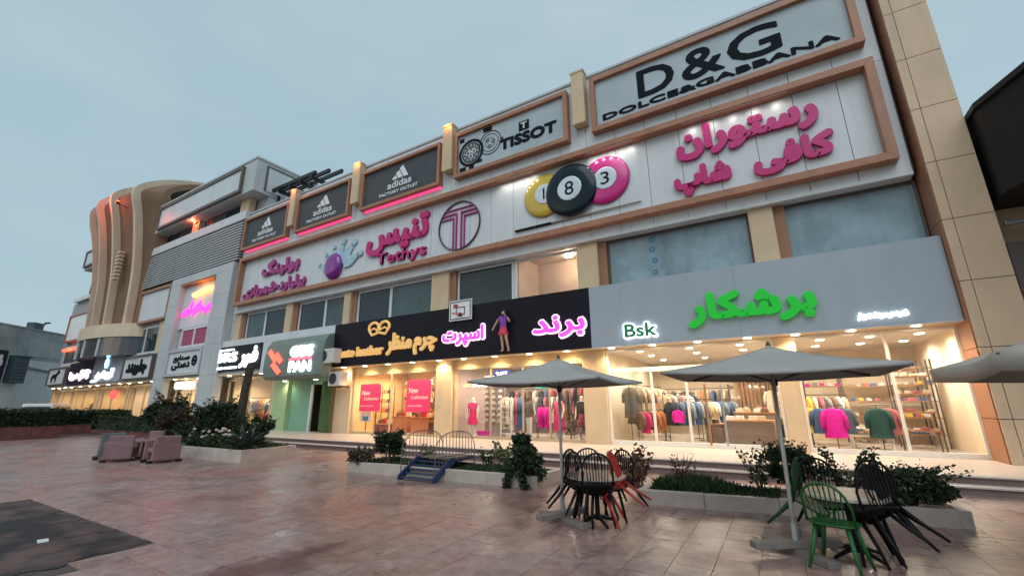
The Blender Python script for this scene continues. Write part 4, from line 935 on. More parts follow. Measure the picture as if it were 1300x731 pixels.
shrub('shrub', 'dark drooping shrub at the left end of the planter by the footbridge', (-9.15, 8.75, .24), .74, .5, 2600, .10, leaf_dark, 11, .62, droop=.6)
twig_plant('dry brown fronds trailing over the left end of the footbridge planter', (-9.75, 8.35, .22), .35, .5, 260, .13, M('dry_frond', (.05, .035, .02), .8, .4, 4), 12, 'dry_plant')
cn = thing('conifer', 'dark weeping conifer at the right end of the footbridge planter', 'conifer', (-4.95, 8.72, .24))
rnd = random.Random(21); mb = MB(); pts = []
for _ in range(4600):
    u = rnd.random() ** .8; r_ = .40 * (1 - u * .72) * (rnd.random() ** .4) * (1 + .25 * math.sin(u * 22)); a = rnd.uniform(0, 6.28)
    pts.append((-4.95 + math.cos(a) * r_ + .06 * math.sin(u * 5), 8.72 + math.sin(a) * r_,   .26 + u * .78))
leaves(mb, pts, .085, rnd, .9); mb.build('foliage', leaf_dark, cn, recalc=False); MB().tube([(-4.95, 8.72, .2), (-4.93, 8.72, .95)], [.045, .01], 6).build('trunk', bark, cn)
mb = MB(); ch = MB()
for (x, y, e) in ((-5.15, 8.3, .05), (-4.7, 8.3, .06), (-4.45, 8.55, .25)):
    c0 = Vector((-4.95, 8.62, .5)); e_ = Vector((x, y, e)); pm_ = [c0.lerp(e_, u) + Vector((0, -.12 * math.sin(u * 3.1), .1 * math.sin(u * 3.1))) for u in [q / 6 for q in range(7)]]
    ch.tube(pm_, .012, 4)
    for p in pm_[2:]: leaves(mb, [p + Vector((rnd.gauss(0, .035), rnd.gauss(0, .035), rnd.gauss(0, .04))) for _ in range(70)], .07, rnd, .8)
mb.build('hanging_foliage', leaf_dark, cn, recalc=False); ch.build('branch', bark, cn)
twig_plant('thin light green plant left of the weeping conifer', (-5.7, 9.15, .24), .62, .42, 240, .075, leaf_lite, 22)
twig_plant('thin dry yellowish plant beside the footbridge ramp', (-8.0, 9.0, .24), .5, .3, 160, .07, leaf_lite, 23)
twig_plant('low plant right of the footbridge rail', (-6.3, 9.3, .24), .35, .3, 200, .07, leaf_mid, 24)
twig_plant('reddish leafy young shrub behind the left cafe table', (-2.55, 8.9, .0), .95, .45, 420, .085, leaf_red, 25)
twig_plant('small leggy plant behind the red chair', (-1.75, 8.95, .22), .6, .3, 130, .06, leaf_red, 26)
shrub('shrub', 'dense dark bush behind the right parasol pole', (.02, 9.0, .22), .84, .48, 3000, .075, leaf_dark, 31, .55)
twig_plant('loose green plant left of the right parasol pole', (-.45, 8.75, .22), .75, .32, 330, .06, leaf_mid, 32)
twig_plant('feathery green plant between the dark bush and the round bush', (.8, 9.0, .22), .8, .5, 420, .07, leaf_mid, 34)
shrub('shrub', 'broad feathery green bush at the right end of the planter', (1.5, 9.05, .18), .64, .62, 3600, .085, leaf_mid, 33, .5, lean=(.05, 0))
# left planter vegetation
shrub('shrub', 'large rounded black green bush in the left planter', (-18.0, 8.75, .34), 1.75, 1.1, 5200, .13, leaf_dark, 41, .5, nclump=26)
shrub('shrub', 'lower dark bush right of the bare trunk', (-16.1, 8.9, .34), 1.1, .8, 3400, .11, leaf_dark, 42, .5, nclump=18)
shrub('shrub', 'low dark bush at the left end of the left planter', (-19.9, 8.6, .34), .8, .7, 2000, .12, leaf_dark, 44, .5)
tk_ = thing('bare_trunk', 'tall bare dark trunk standing in the left planter', 'tree', (-17.2, 9.05, .34))
MB().tube([(-17.2, 9.05, .3), (-17.22, 9.05, 1.4), (-17.15, 9.05, 2.4), (-17.05, 9.05, 3.1), (-17.04, 9.05, 3.28)], [.19, .16, .14, .15, .1], 9).build('trunk', bark, tk_)
fl = thing('flowering_plant', 'white flowers at the foot of the large bush', 'plant', (-17.0, 8.1, .34)); mb = MB(); rnd = random.Random(5)
for _ in range(26):
    x, y, z = -17.2 + rnd.gauss(0, .7), 8.1 + rnd.gauss(0, .12), .62 + rnd.random() * .3; mb.lathe([(.01, 0), (.05, .03), (.06, .07), (.02, .09)], (x, y, z), 6)
mb.build('blossom', M('petal', (.62, .50, .44), .7), fl); mb = MB(); leaves(mb, [(-17.2 + rnd.gauss(0, .75), 8.1 + rnd.gauss(0, .15), .35 + rnd.random() * .4) for _ in range(600)], .12, rnd, 0); mb.build('foliage', leaf_mid, fl, recalc=False)
agave('spiky agave at the right corner of the left planter', (-15.0, 8.15, .36), .95, 22, 51); agave('spiky agave among the white flowers', (-17.9, 8.0, .36), .7, 18, 52); agave('grey green agave behind the stone armchairs', (-21.6, 9.2, .1), .95, 20, 53)
shrub('shrub', 'leaning cone shaped dark tree behind the stone armchairs', (-26.0, 10.0, 0), 2.35, 1.0, 5200, .16, leaf_dark, 61, .55, nclump=24, lean=(.5, 0), cat='tree'); shrub('shrub', 'brownish bush right of the leaning dark tree', (-24.3, 9.9, 0), 1.8, .95, 3000, .14, M('leaf_brown', (.05, .035, .02), .6, .4, 3), 62, .5, nclump=18)
def hedge(label, x0, x1, y0, y1, zb, zt, basem, seed, n):
    t = thing('clipped_hedge', label, 'hedge', ((x0 + x1) / 2, (y0 + y1) / 2, 0), 'clipped hedges at the far left'); rnd = random.Random(seed)
    L = y1 - y0; m_ = max(2, round(L / 1.2))
    for k in range(m_): MB().box(x0, x1, y0 + L * k / m_ + .006, y0 + L * (k + 1) / m_ - .006, 0, zb).build('base_block', basem, t, bevel=.015)
    MB().box(x0 + .15, x1 - .15, y0 + .15, y1 - .15, zb - .05, zt - .15).build('inner_branches', leaf_dark, t)
    mb = MB(); pts = []
    for _ in range(n):
        p = [rnd.uniform(x0, x1), rnd.uniform(y0, y1), rnd.uniform(zb, zt)]; ax = rnd.choice((0, 1, 2, 0)); lo, hi = ((x0, x1), (y0, y1), (zb, zt))[ax]
        p[ax] = (hi if rnd.random() < .7 or ax == 2 else lo) + rnd.gauss(0, .05) - .06; pts.append(p)
    leaves(mb, pts, .13, rnd, 0); mb.build('foliage', leaf_dark, t, recalc=False)
redbrick = M('dark_red_block', (.15, .055, .05), .8, .4, 2.5, .4, 20)
hedge('long clipped hedge on a dark red base at the left edge', -38.3, -35.6, 1.5, 8.9, .68, 1.58, redbrick, 71, 6500)
hedge('second clipped hedge on a dark red base, beside the leaning dark tree', -44.2, -40.0, 9.9, 13.4, .6, 1.45, redbrick, 72, 5000)
hedge('lower hedge running in front of the shops behind the leaning tree', -38.5, -27.8, 11.0, 11.5, .3, 1.1, redbrick, 73, 4200)

# ================================================================== FOOTBRIDGE
br = thing('footbridge', 'small blue metal footbridge with arched rails crossing the planter', 'footbridge', (-7.3, 8.0, 0))
blue = M('blue_paint', (.022, .04, .10), .45, .25, 5); rail_m = M('rail_blue_grey', (.13, .10, .11), .45, .3, 5)
BX0, BX1, BY0, BY1 = -7.9, -6.85, 7.95, 9.6
for q in range(5):
    y = BY0 + q * .13; z = .07 + q * .075
    MB().box(BX0 + .03, BX1 - .03, y, y + .11, z - .02, z).build('step_bar', blue, br, bevel=.005)
for x in (BX0, BX1): MB().prism([(BY0 - .03, .0), (BY0 - .03, .1), (BY0 + .6, .47), (BY0 + .75, .47), (BY0 + .75, .36), (BY0 + .1, .0)], x - .02, x + .02, 'x').build('stringer', blue, br)
for q in range(8): MB().box(BX0 + .03, BX1 - .03, BY0 + .68 + q * .115, BY0 + .78 + q * .115, .42, .45).build('deck_plank', M('deck_grey', (.16, .13, .10), .7, .3, 5), br)
for x in (BX0 + .02, BX1 - .02): MB().box(x - .02, x + .02, BY0 + .76, BY1, .36, .415).build('deck_beam', blue, br)
for x in (BX0, BX1):
    ya, yb = BY0 + .05, BY1 - .1; n_ = 20; arch = []
    for k in range(n_ + 1):
        u = k / n_; e = abs(2 * u - 1); arch.append((x, ya + (yb - ya) * u, (.70 + .36 * (1 - e ** 2.6) ** .55)))
    rl = MB().tube([(x, ya, .05)] + arch + [(x, yb, .1)], .012, 6).build('handrail', rail_m, br)
    MB().tube([(x, ya, .52), (x, yb, .52)], .012, 5).build('lower_rail', rail_m, br)
    for k in range(1, 12):
        u = k / 12; e = abs(2 * u - 1); MB().tube([(x, ya + (yb - ya) * u, .45 if u > .25 else .2), (x, ya + (yb - ya) * u, (.70 + .36 * (1 - e ** 2.6) ** .55))], .009, 5).build('baluster', rail_m, br)

# ================================================================== CAFE FURNITURE
chair_black = M('chair_black', (.007, .006, .006), .5, .3, 5, spec=.2); chair_green = M('chair_green', (.012, .095, .022), .42, .2, 5); chair_dgreen = M('chair_dark_green', (.010, .050, .014), .45, .2, 5); chair_red = M('chair_red', (.42, .035, .03), .45, .12, 5)
def make_chair():
    t = thing('spindle_chair', 'prototype', 'chair', (0, 0, 0), 'plastic spindle chairs round the cafe tables')
    mb = MB(); n_ = 20; out = []
    for k in range(n_):
        a = 2 * math.pi * k / n_; c_, s_ = math.cos(a), math.sin(a); out.append((.23 * abs(c_) ** .65 * (1 if c_ > 0 else -1), .225 * abs(s_) ** .65 * (1 if s_ > 0 else -1)))
    vv = []
    for (sc_, z) in ((.86, .415), (1, .43), (1, .445), (.8, .436), (.0, .43)): vv += [(p[0] * sc_, p[1] * sc_, z) for p in out]
    fs_ = [tuple(range(n_ - 1, -1, -1))]
    for i in range(4):
        for k in range(n_): fs_.append((i * n_ + k, i * n_ + (k + 1) % n_, (i + 1) * n_ + (k + 1) % n_, (i + 1) * n_ + k))
    mb.add(vv, fs_).build('seat', chair_black, t, smooth=True)
    for (sx, sy) in ((1, 1), (1, -1), (-1, 1), (-1, -1)):
        MB().tube([(sx * .14, sy * .14, .425), (sx * .19, sy * .18, .2), (sx * .25, sy * .225, 0)], [.024, .021, .014], 7).build('leg', chair_black, t, smooth=True)
    hoop = []
    for k in range(17):
        a = math.pi * k / 16; y = -.215 * math.cos(a); hz = max(0, math.sin(a)) ** .55; hoop.append((-.13 - .13 * hz - (.04 if abs(y) < .2 else 0), y * (1 + .06 * hz), .44 + .40 * hz))
    MB().tube(hoop, .014, 7).build('back_hoop', chair_black, t, smooth=True)
    for k in range(8):
        y = -.155 + .31 * k / 7; a = math.acos(max(-1, min(1, -y / .215))); hz = math.sin(a) ** .55
        MB().tube([(-.17, y * .85, .435), (-.17 - .13 * hz, y * 1.05, .44 + .40 * hz)], .0075, 5).build('spindle', chair_black, t)
    return t
proto = make_chair(); first = [True]
def place_chair(center, ang, dist, tilt, label, mat, S=1.0, side=0, twist=0):
    """chair on the ray ang (degrees) round a table, facing it, tipped forward by tilt on its front legs"""
    global proto
    o = proto if first[0] else copy_tree(proto); first[0] = False
    a = R(ang); d = Vector((math.cos(a), math.sin(a), 0)); pv = Vector((.25, 0, 0))
    pos = Vector(center) + d * dist
    m_ = Matrix.Translation(pos) @ Matrix.Rotation(a + math.pi + R(twist), 4, 'Z') @ Matrix.Scale(S, 4) @ Matrix.Translation(pv) @ Matrix.Rotation(R(tilt), 4, 'Y') @ Matrix.Rotation(R(side), 4, 'X') @ Matrix.Translation(-pv)
    o.matrix_world = m_; o['label'] = label
    for c_ in o.children: set_mat(c_, mat)
    return o
marble = M('marble_top', (.42, .36, .30), .35, .25, 4)
def cafe_table(label, x, y, r_, h):
    t = thing('cafe_table', label, 'table', (x, y, 0), 'round cafe tables')
    MB().lathe([(r_ - .01, h - .035), (r_, h - .03), (r_, h - .008), (r_ - .01, h)], (x, y, 0), 36).build('table_top', marble, t)
    MB().lathe([(.045, .05), (.035, .1), (.035, h - .12), (.06, h - .036)], (x, y, 0), 14).build('pedestal', chair_black, t)
    for k in range(4):
        a = math.pi / 4 + k * math.pi / 2; MB().tube([(x, y, .1), (x + .16 * math.cos(a), y + .16 * math.sin(a), .06), (x + .32 * math.cos(a), y + .32 * math.sin(a), .015)], [.03, .025, .018], 6).build('foot', chair_black, t)
TA = (-2.52, 6.62, 0); TB = (.52, 6.72, 0)
cafe_table('round marble cafe table crowded by tipped black chairs and a red one', TA[0], TA[1], .44, .66)
cafe_table('round marble cafe table between green and black chairs', TB[0], TB[1], .44, .66)
for (an, di, ti, lab, m_) in ((-122, .52, 27, 'black spindle chair tipped on the left cafe table, front left of it', chair_black), (-66, .52, 27, 'black spindle chair tipped on the left cafe table, front right of it', chair_black), (172, .55, 25, 'black spindle chair tipped on the left cafe table at its left side', chair_black), (122, .60, 20, 'black spindle chair behind the left cafe table on the pole side', chair_black), (62, .6, 20, 'black spindle chair behind the left cafe table near the reddish plant', chair_black)):
    place_chair(TA, an, di, ti, lab, m_)
place_chair(TA, 4, .62, 42, 'red spindle chair tipped sharply against the left cafe table', chair_red)
for (an, di, ti, lab, m_) in ((-108, .64, 3, 'bright green spindle chair standing upright before the right cafe table', chair_green), (168, .64, 30, 'dark green spindle chair tipped at the left side of the right cafe table', chair_dgreen), (-52, .56, 30, 'black spindle chair tipped on the right cafe table, nearest the camera', chair_black), (-24, .6, 40, 'black spindle chair tipped steeply at the right of the right cafe table', chair_black), (4, .62, 36, 'black spindle chair tipped at the planter side right of the right cafe table', chair_black), (52, .62, 22, 'black spindle chair behind the right cafe table on its right', chair_black), (112, .62, 18, 'black spindle chair behind the right cafe table on its left', chair_black)):
    place_chair(TB, an, di, ti, lab, m_)

# ================================================================== PARASOLS
canvas = M('grey_canvas', (.35, .33, .31), .85, .1, 1.5, .1, 120); canvas_b = M('beige_canvas', (.42, .38, .33), .85, .14, 1.5, .1, 120)
pole_m = M('pole_white_metal', (.50, .48, .45), .35, .12, 5, metal=.3); rib_m = M('parasol_rib', (.06, .045, .04), .5)
def parasol(label, c, half, ze, za, foot, val=.035, cm=canvas, rotz=0, base=True):
    t = thing('parasol', label, 'parasol', (foot[0], foot[1], 0), 'square cafe parasols')
    n_ = 10; vv = []; fs_ = []; cx, cy = c; cz, sz = math.cos(R(rotz)), math.sin(R(rotz))
    for k in range(4):
        a0 = R(45 + 90 * k + rotz); a1 = R(135 + 90 * k + rotz); A = Vector((cx + half * 1.414 * math.cos(a0), cy + half * 1.414 * math.sin(a0), ze)); B = Vector((cx + half * 1.414 * math.cos(a1), cy + half * 1.414 * math.sin(a1), ze)); Pk = Vector((cx, cy, za)); mb = MB(); vv = []; rows = 7; colz = 9
        for i in range(rows + 1):
            u = i / rows
            for j in range(colz + 1):
                v_ = j / colz; p = Pk.lerp(A.lerp(B, v_), u); s_ = math.sin(math.pi * v_); p.z -= .11 * math.sin(math.pi * u) * (za - ze) + .055 * s_ * u ** 1.5 * math.sin(math.pi * u * .72); p += (Vector((cx, cy, p.z)) - p) * .05 * s_ * u; vv.append(p)
        for i in range(rows):
            for j in range(colz): q = i * (colz + 1) + j; fs_ = [(q, q + 1, q + colz + 2, q + colz + 1)]; mb.add([vv[x] for x in fs_[0]], [(0, 1, 2, 3)])
        lo = vv[-(colz + 1):]
        for j in range(colz): mb.add([lo[j], lo[j + 1], lo[j + 1] - Vector((0, 0, val)), lo[j] - Vector((0, 0, val))], [(0, 1, 2, 3)])
        o = mb.build('canopy_panel', cm, t, recalc=False)
        bm = bmesh.new(); bm.from_mesh(o.data); bmesh.ops.remove_doubles(bm, verts=bm.verts, dist=1e-4); bmesh.ops.recalc_face_normals(bm, faces=bm.faces); bm.to_mesh(o.data); bm.free(); o.data.shade_smooth()
        so = o.modifiers.new('cloth', 'SOLIDIFY'); so.thickness = .004
        MB().tube([Pk - Vector((0, 0, .05)), Pk.lerp(A, .5) - Vector((0, 0, .09)), A - Vector((0, 0, .03))], .010, 5).build('rib', rib_m, t)
        hub = Vector((cx, cy, ze - .12)); MB().tube([hub, Pk.lerp(A, .5) - Vector((0, 0, .08))], .008, 5).build('strut', rib_m, t)
    f_ = Vector((foot[0], foot[1], .03)); tp = Vector((cx, cy, za)); MB().tube([f_, f_.lerp(tp, .5), tp + Vector((0, 0, .03))], .024, 10).build('pole', pole_m, t, smooth=True)
    MB().lathe([(.035, -.05), (.045, -.03), (.045, .03), (.035, .05)], (cx, cy, ze - .12), 12).build('hub', rib_m, t); MB().lathe([(.02, 0), (.03, .03), (.012, .07), (.0, .08)], (cx, cy, za - .01), 10).build('finial', rib_m, t)
    if base:
        for (a, L, z) in base:
            a = R(a); d = Vector((math.cos(a), math.sin(a), 0)); nn = Vector((-d.y, d.x, 0)); q = [f_ - d * L - nn * .07, f_ + d * L - nn * .07, f_ + d * L + nn * .07, f_ - d * L + nn * .07]
            MB().prism([(v.x, v.y) for v in q], z, z + .075, 'z').build('base_beam', M('base_concrete', (.20, .17, .15), .7, .25, 6), t, bevel=.008)
        MB().tube([f_ + Vector((0, 0, .06)), f_.lerp(tp, .12)], .036, 10).build('pole_socket', steel, t)
    return t
parasol('grey square parasol above the left cafe table', (-2.98, 6.43), 1.05, 2.04, 2.40, (-3.0, 6.43), base=((-25, .5, .0), (65, .45, .076)))
parasol('grey square parasol above the right cafe table with leaning pole', (-.02, 6.75), 1.18, 2.07, 2.42, (-.06, 6.47), base=((-50, .5, .0), (35, .52, .076)))
parasol('pale beige parasol cut off by the right edge of the photo', (3.12, 6.45), 1.42, 2.10, 2.68, (3.12, 6.45), val=.17, cm=canvas_b, rotz=-4, base=((-25, .5, .0), (65, .45, .076)))

# ================================================================== STONE ARMCHAIRS
pinkc = M('pink_cast_stone', (.24, .135, .14), .7, .2, 3, .2, 30); greyc = M('grey_green_cast_stone', (.12, .14, .135), .7, .2, 3, .2, 30)
def armchair(label, x, y, ang, m_):
    t = thing('block_armchair', label, 'armchair', (0, 0, 0), 'cast stone armchairs in the plaza')
    for s_ in (-1, 1): MB().prism([(-.38, .08), (.34, .08), (.34, .5), (-.30, .62), (-.38, .62)], s_ * .40 - .07, s_ * .40 + .07, 'x').build('arm', m_, t, bevel=.02)
    for c_ in t.children: c_.rotation_euler = (0, 0, math.pi / 2)
    MB().box(-.325, .325, -.32, .30, .30, .42).build('seat', m_, t, bevel=.02); MB().box(-.325, .325, .28, .40, .2, .80).build('backrest', m_, t, bevel=.03)
    MB().box(-.325, .325, -.30, -.22, .12, .295).build('front_panel', m_, t)
    for (sx, sy) in ((1, 1), (1, -1), (-1, 1), (-1, -1)): MB().box(sx * .38 - .07, sx * .38 + .07, sy * .28 - .06, sy * .28 + .06, 0, .078).build('foot', black_metal, t)
    t.location = (x, y, 0); t.rotation_euler = (0, 0, R(ang))
for a in ((' grey green block armchair at the left of the stone seating group'.strip(), -19.9, 6.35, 75, greyc), ('pink block armchair at the front left of the stone seating group', -18.7, 6.25, -120, pinkc), ('pink block armchair nearest the planter, with its back to the camera', -17.1, 6.75, -95, pinkc), ('grey green block armchair at the back right of the stone seating group', -18.9, 7.95, -20, greyc), ('pink block armchair at the back of the stone seating group', -20.4, 7.5, 20, pinkc)): armchair(*a)
t = thing('stone_table', 'low pink cast stone table in the middle of the armchairs', 'table', (-18.9, 7.1, 0))
MB().box(-19.4, -18.4, 6.6, 7.6, .52, .6).build('table_top', pinkc, t, bevel=.02); MB().box(-19.1, -18.7, 6.9, 7.3, 0, .518).build('pedestal', pinkc, t)

# parked van behind the hedge
vn = thing('parked_van', 'pale van parked behind the clipped hedges', 'van'); vwhite = M('van_paint', (.62, .60, .56), .3, .04); vglass = M('van_glass', (.03, .04, .05), .05, spec=.8); tyre = M('tyre', (.02, .02, .02), .8)
MB().prism([(-2.4, .35), (2.35, .35), (2.4, .9), (2.0, 1.05), (1.35, 1.85), (1.0, 1.95), (-2.25, 1.98), (-2.4, 1.85)], -.88, .88, 'y').build('body', vwhite, vn, bevel=.08)
for s_ in (-1, 1):
    for (a, b) in ((-2.1, -1.1), (-1.0, -.05), (.05, 1.1)): MB().prism([(a, 1.15), (b + (.25 if b > 1 else 0), 1.15), (b, 1.72), (a, 1.72)], s_ * .885 - .01, s_ * .885 + .01, 'y').build('side_window', vglass, vn)
    for x in (-1.5, 1.45):
        w_ = MB().disc_y(x, .33, .33, .33, s_ * .80 - .1, s_ * .80 + .1, 24).build('wheel', tyre, vn); MB().ring_y(x, .33, .0, .2, s_ * .80 - .11, s_ * .80 + .11, 16).build('hub_cap', steel, w_)
    MB().box(2.36, 2.42, s_ * .65 - .14, s_ * .65 + .14, .72, .86).build('headlight', letter_white, vn)
MB().prism([(-.75, 1.18), (.75, 1.18), (.68, 1.75), (-.68, 1.75)], -.01, .01, 'y').build('rear_window', vglass, vn).matrix_local = Matrix.Translation((-2.405, 0, 0)) @ Matrix.Rotation(math.pi / 2, 4, 'Z')
vn.location = (-50.5, 11.6, 0); vn.rotation_euler = (0, 0, R(150))

# ================================================================== FIGURES
def figure(name, label, cat, joints, edges, radii, mats, matfn, parent=None, loc=(0, 0, 0), rz=0, sub=2, scale=1.0):
    """one continuous body grown round a skeleton; joints in metres, feet at z=0"""
    keys = list(joints); idx = {k: i for i, k in enumerate(keys)}
    me = bpy.data.meshes.new('skeleton'); me.from_pydata([joints[k] for k in keys], [(idx[a], idx[b]) for a, b in edges], [])
    o = bpy.data.objects.new('skeleton', me); col.objects.link(o); sk = o.modifiers.new('skin', 'SKIN'); sk.use_smooth_shade = True
    for i, k in enumerate(keys): r_ = radii[k]; me.skin_vertices[0].data[i].radius = r_ if isinstance(r_, tuple) else (r_, r_)
    me.skin_vertices[0].data[idx['pelvis']].use_root = True
    sd = o.modifiers.new('sub', 'SUBSURF'); sd.levels = sub; sd.render_levels = sub
    bpy.context.view_layer.update(); m2 = bpy.data.meshes.new_from_object(o.evaluated_get(bpy.context.evaluated_depsgraph_get()))
    col.objects.unlink(o); bpy.data.objects.remove(o); m2.materials.clear()
    for m_ in mats: m2.materials.append(m_)
    for p in m2.polygons: p.material_index = matfn(p.center); p.use_smooth = True
    b = bpy.data.objects.new(name, m2); col.objects.link(b); b.scale = (scale,) * 3; b.location = loc; b.rotation_euler = (0, 0, rz)
    if parent: b.parent = parent
    if label: tag(b, label, cat)
    return b
def body(armL=((.26, .02, 1.12), (.24, -.02, .87)), armR=((-.26, .02, 1.12), (-.24, -.02, .87)), kneeL=(.10, 0, .5), footL=(.11, 0, .08), kneeR=(-.10, 0, .5), footR=(-.11, 0, .08), head=(0, -.01, 1.62)):
    J = {'pelvis': (0, 0, .95), 'waist': (0, 0, 1.1), 'chest': (0, 0, 1.3), 'neck': (0, 0, 1.47), 'head0': (head[0], head[1] - .01, head[2] - .05), 'head1': (head[0], head[1], head[2] + .06),
         'shL': (.17, 0, 1.41), 'elL': armL[0], 'wrL': armL[1], 'haL': tuple(Vector(armL[1]) + (Vector(armL[1]) - Vector(armL[0])).normalized() * .12),
         'shR': (-.17, 0, 1.41), 'elR': armR[0], 'wrR': armR[1], 'haR': tuple(Vector(armR[1]) + (Vector(armR[1]) - Vector(armR[0])).normalized() * .12),
         'hipL': (.09, 0, .88), 'knL': kneeL, 'anL': footL, 'toL': (footL[0] + .02, footL[1] - .15, footL[2] - .04), 'hipR': (-.09, 0, .88), 'knR': kneeR, 'anR': footR, 'toR': (footR[0] - .02, footR[1] - .15, footR[2] - .04)}
    E_ = [('pelvis', 'waist'), ('waist', 'chest'), ('chest', 'neck'), ('neck', 'head0'), ('head0', 'head1'), ('chest', 'shL'), ('shL', 'elL'), ('elL', 'wrL'), ('wrL', 'haL'), ('chest', 'shR'), ('shR', 'elR'), ('elR', 'wrR'), ('wrR', 'haR'),
          ('pelvis', 'hipL'), ('hipL', 'knL'), ('knL', 'anL'), ('anL', 'toL'), ('pelvis', 'hipR'), ('hipR', 'knR'), ('knR', 'anR'), ('anR', 'toR')]
    r_ = {'pelvis': (.15, .12), 'waist': (.135, .10), 'chest': (.16, .11), 'neck': .055, 'head0': (.075, .085), 'head1': (.085, .10)}
    for s_ in 'LR': r_.update({'sh' + s_: .07, 'el' + s_: .045, 'wr' + s_: .033, 'ha' + s_: (.022, .038), 'hip' + s_: .10, 'kn' + s_: .062, 'an' + s_: .042, 'to' + s_: .032})
    return J, E_, r_
skin_m = M('skin', (.50, .29, .19), .5, .06); hair_m = M('dark_hair', (.02, .014, .010), .6); shirt_ol = M('olive_brown_top', (.12, .095, .07), .8, .15, 5); trous_w = M('white_trousers', (.62, .58, .52), .8, .06, 5); shoe_d = M('dark_shoe', (.03, .03, .03), .6)
J, E_, r_ = body(armL=((.27, .0, 1.14), (.20, -.16, 1.0)), armR=((-.27, .02, 1.13), (-.26, -.05, .88)), kneeL=(.1, -.02, .5), footR=(-.11, .06, .08))
def mf(c):
    if c.z > 1.52: return 1 if (c.y > -.035 or c.z > 1.67) else 0
    if c.z > 1.46 and abs(c.x) < .1: return 0
    if abs(c.x) > .2 and c.z < .98 and c.z > .7: return 0
    return 2 if c.z > .86 else (3 if c.z > .1 else 4)
pos = F(-7.0, 12.72, .474)
figure('person', 'person in dark top and white trousers standing inside the sports shop', 'person', J, E_, r_, [skin_m, hair_m, shirt_ol, trous_w, shoe_d], mf, loc=pos, rz=R(155))
# mannequins
mann = M('mannequin_white', (.70, .64, .58), .4, .04); hotpink = M('hot_pink_cloth', (.62, .025, .14), .8, .12, 4); pinkskirt = M('pink_print_cloth', (.60, .08, .16), .8, .35, 9); blackc = M('black_cloth', (.018, .016, .018), .85, .3, 5)
def mannequin(label, x, y, top, bottom, hem=.5, rz=0, S=1.0):
    J, E_, r_ = body(armL=((.27, -.03, 1.15), (.24, -.12, .92)), armR=((-.25, .03, 1.14), (-.28, -.03, .9)))
    t = thing('mannequin', label, 'mannequin', F(x, y, .474))
    figure('torso', None, None, J, E_, r_, [mann, top], lambda c: 1 if (.9 < c.z < 1.45 and abs(c.x) < .24) else 0, parent=t, rz=rz, scale=S)
    sk = MB(); n_ = 18; vv = []; prof = [(1.0, .15), (.92, .175), (.75, .21), (hem, .25)]
    for (z, q) in prof:
        for k in range(n_): a = 2 * math.pi * k / n_; w_ = 1 + .06 * math.sin(5 * a) * (1.0 - z); vv.append((q * w_ * math.cos(a) * S, q * .8 * w_ * math.sin(a) * S, z * S))
    fs_ = [(i * n_ + k, i * n_ + (k + 1) % n_, (i + 1) * n_ + (k + 1) % n_, (i + 1) * n_ + k) for i in range(len(prof) - 1) for k in range(n_)]
    o = MB().add(vv, fs_).build('skirt', bottom, None, smooth=True); o.parent = t
    MB().lathe([(.2, 0), (.2, .02), (.02, .03)], (0, 0, 0), 16).build('stand', steel, None).parent = t
    return t
mannequin('white mannequin in hot pink dress at the left of the sports shop', -9.35, 12.85, hotpink, hotpink, .55, .3); mannequin('mannequin in long pink flowered dress right of the person', -6.05, 12.95, pinkskirt, hotpink, .35, -.2)
mannequin('mannequin in dark clothes at the right of the sports shop', -5.35, 13.2, blackc, M('dark_rose_cloth', (.22, .05, .08), .8, .5, 8), .5, .1)
# player figure on the sports sign (relief standing on the fascia edge)
J, E_, r_ = body(armL=((.30, -.03, 1.22), (.18, -.14, 1.42)), armR=((-.33, 0, 1.2), (-.42, -.05, 1.0)), kneeL=(.16, -.05, .5), footL=(.24, 0, .08), kneeR=(-.06, 0, .5), footR=(-.02, 0, .08), head=(.02, -.02, 1.62))
def mf2(c):
    if c.z > 1.53: return 1 if (c.y > -.03 or c.z > 1.68) else 0
    if abs(c.x) > .22: return 0
    if .78 < c.z < 1.02: return 3
    return 2 if 1.02 <= c.z < 1.46 else 0
sgf = figure('sign_figure', 'small female basketball player figure in purple top and red shorts on the black fascia', 'figure', J, E_, r_, [skin_m, hair_m, M('purple_vest', (.20, .05, .34), .6, .3, 8), M('red_shorts', (.55, .04, .08), .6)], mf2, loc=F(-7.3, 11.62, 3.18), rz=.15, scale=.98)
MB().lathe([(.13, 1.0), (.15, .93), (.20, .80), (.225, .72)], (0, 0, 0), 18, sy=.8).build('skirt', M('red_shorts', (.55, .04, .08), .6), None).parent = sgf
MB().lathe([(.03, 1.22), (.09, 1.3), (.105, 1.5), (.11, 1.66), (.07, 1.76), (.0, 1.775)], (.02, .03, 0), 14).build('hair', hair_m, None, smooth=True).parent = sgf

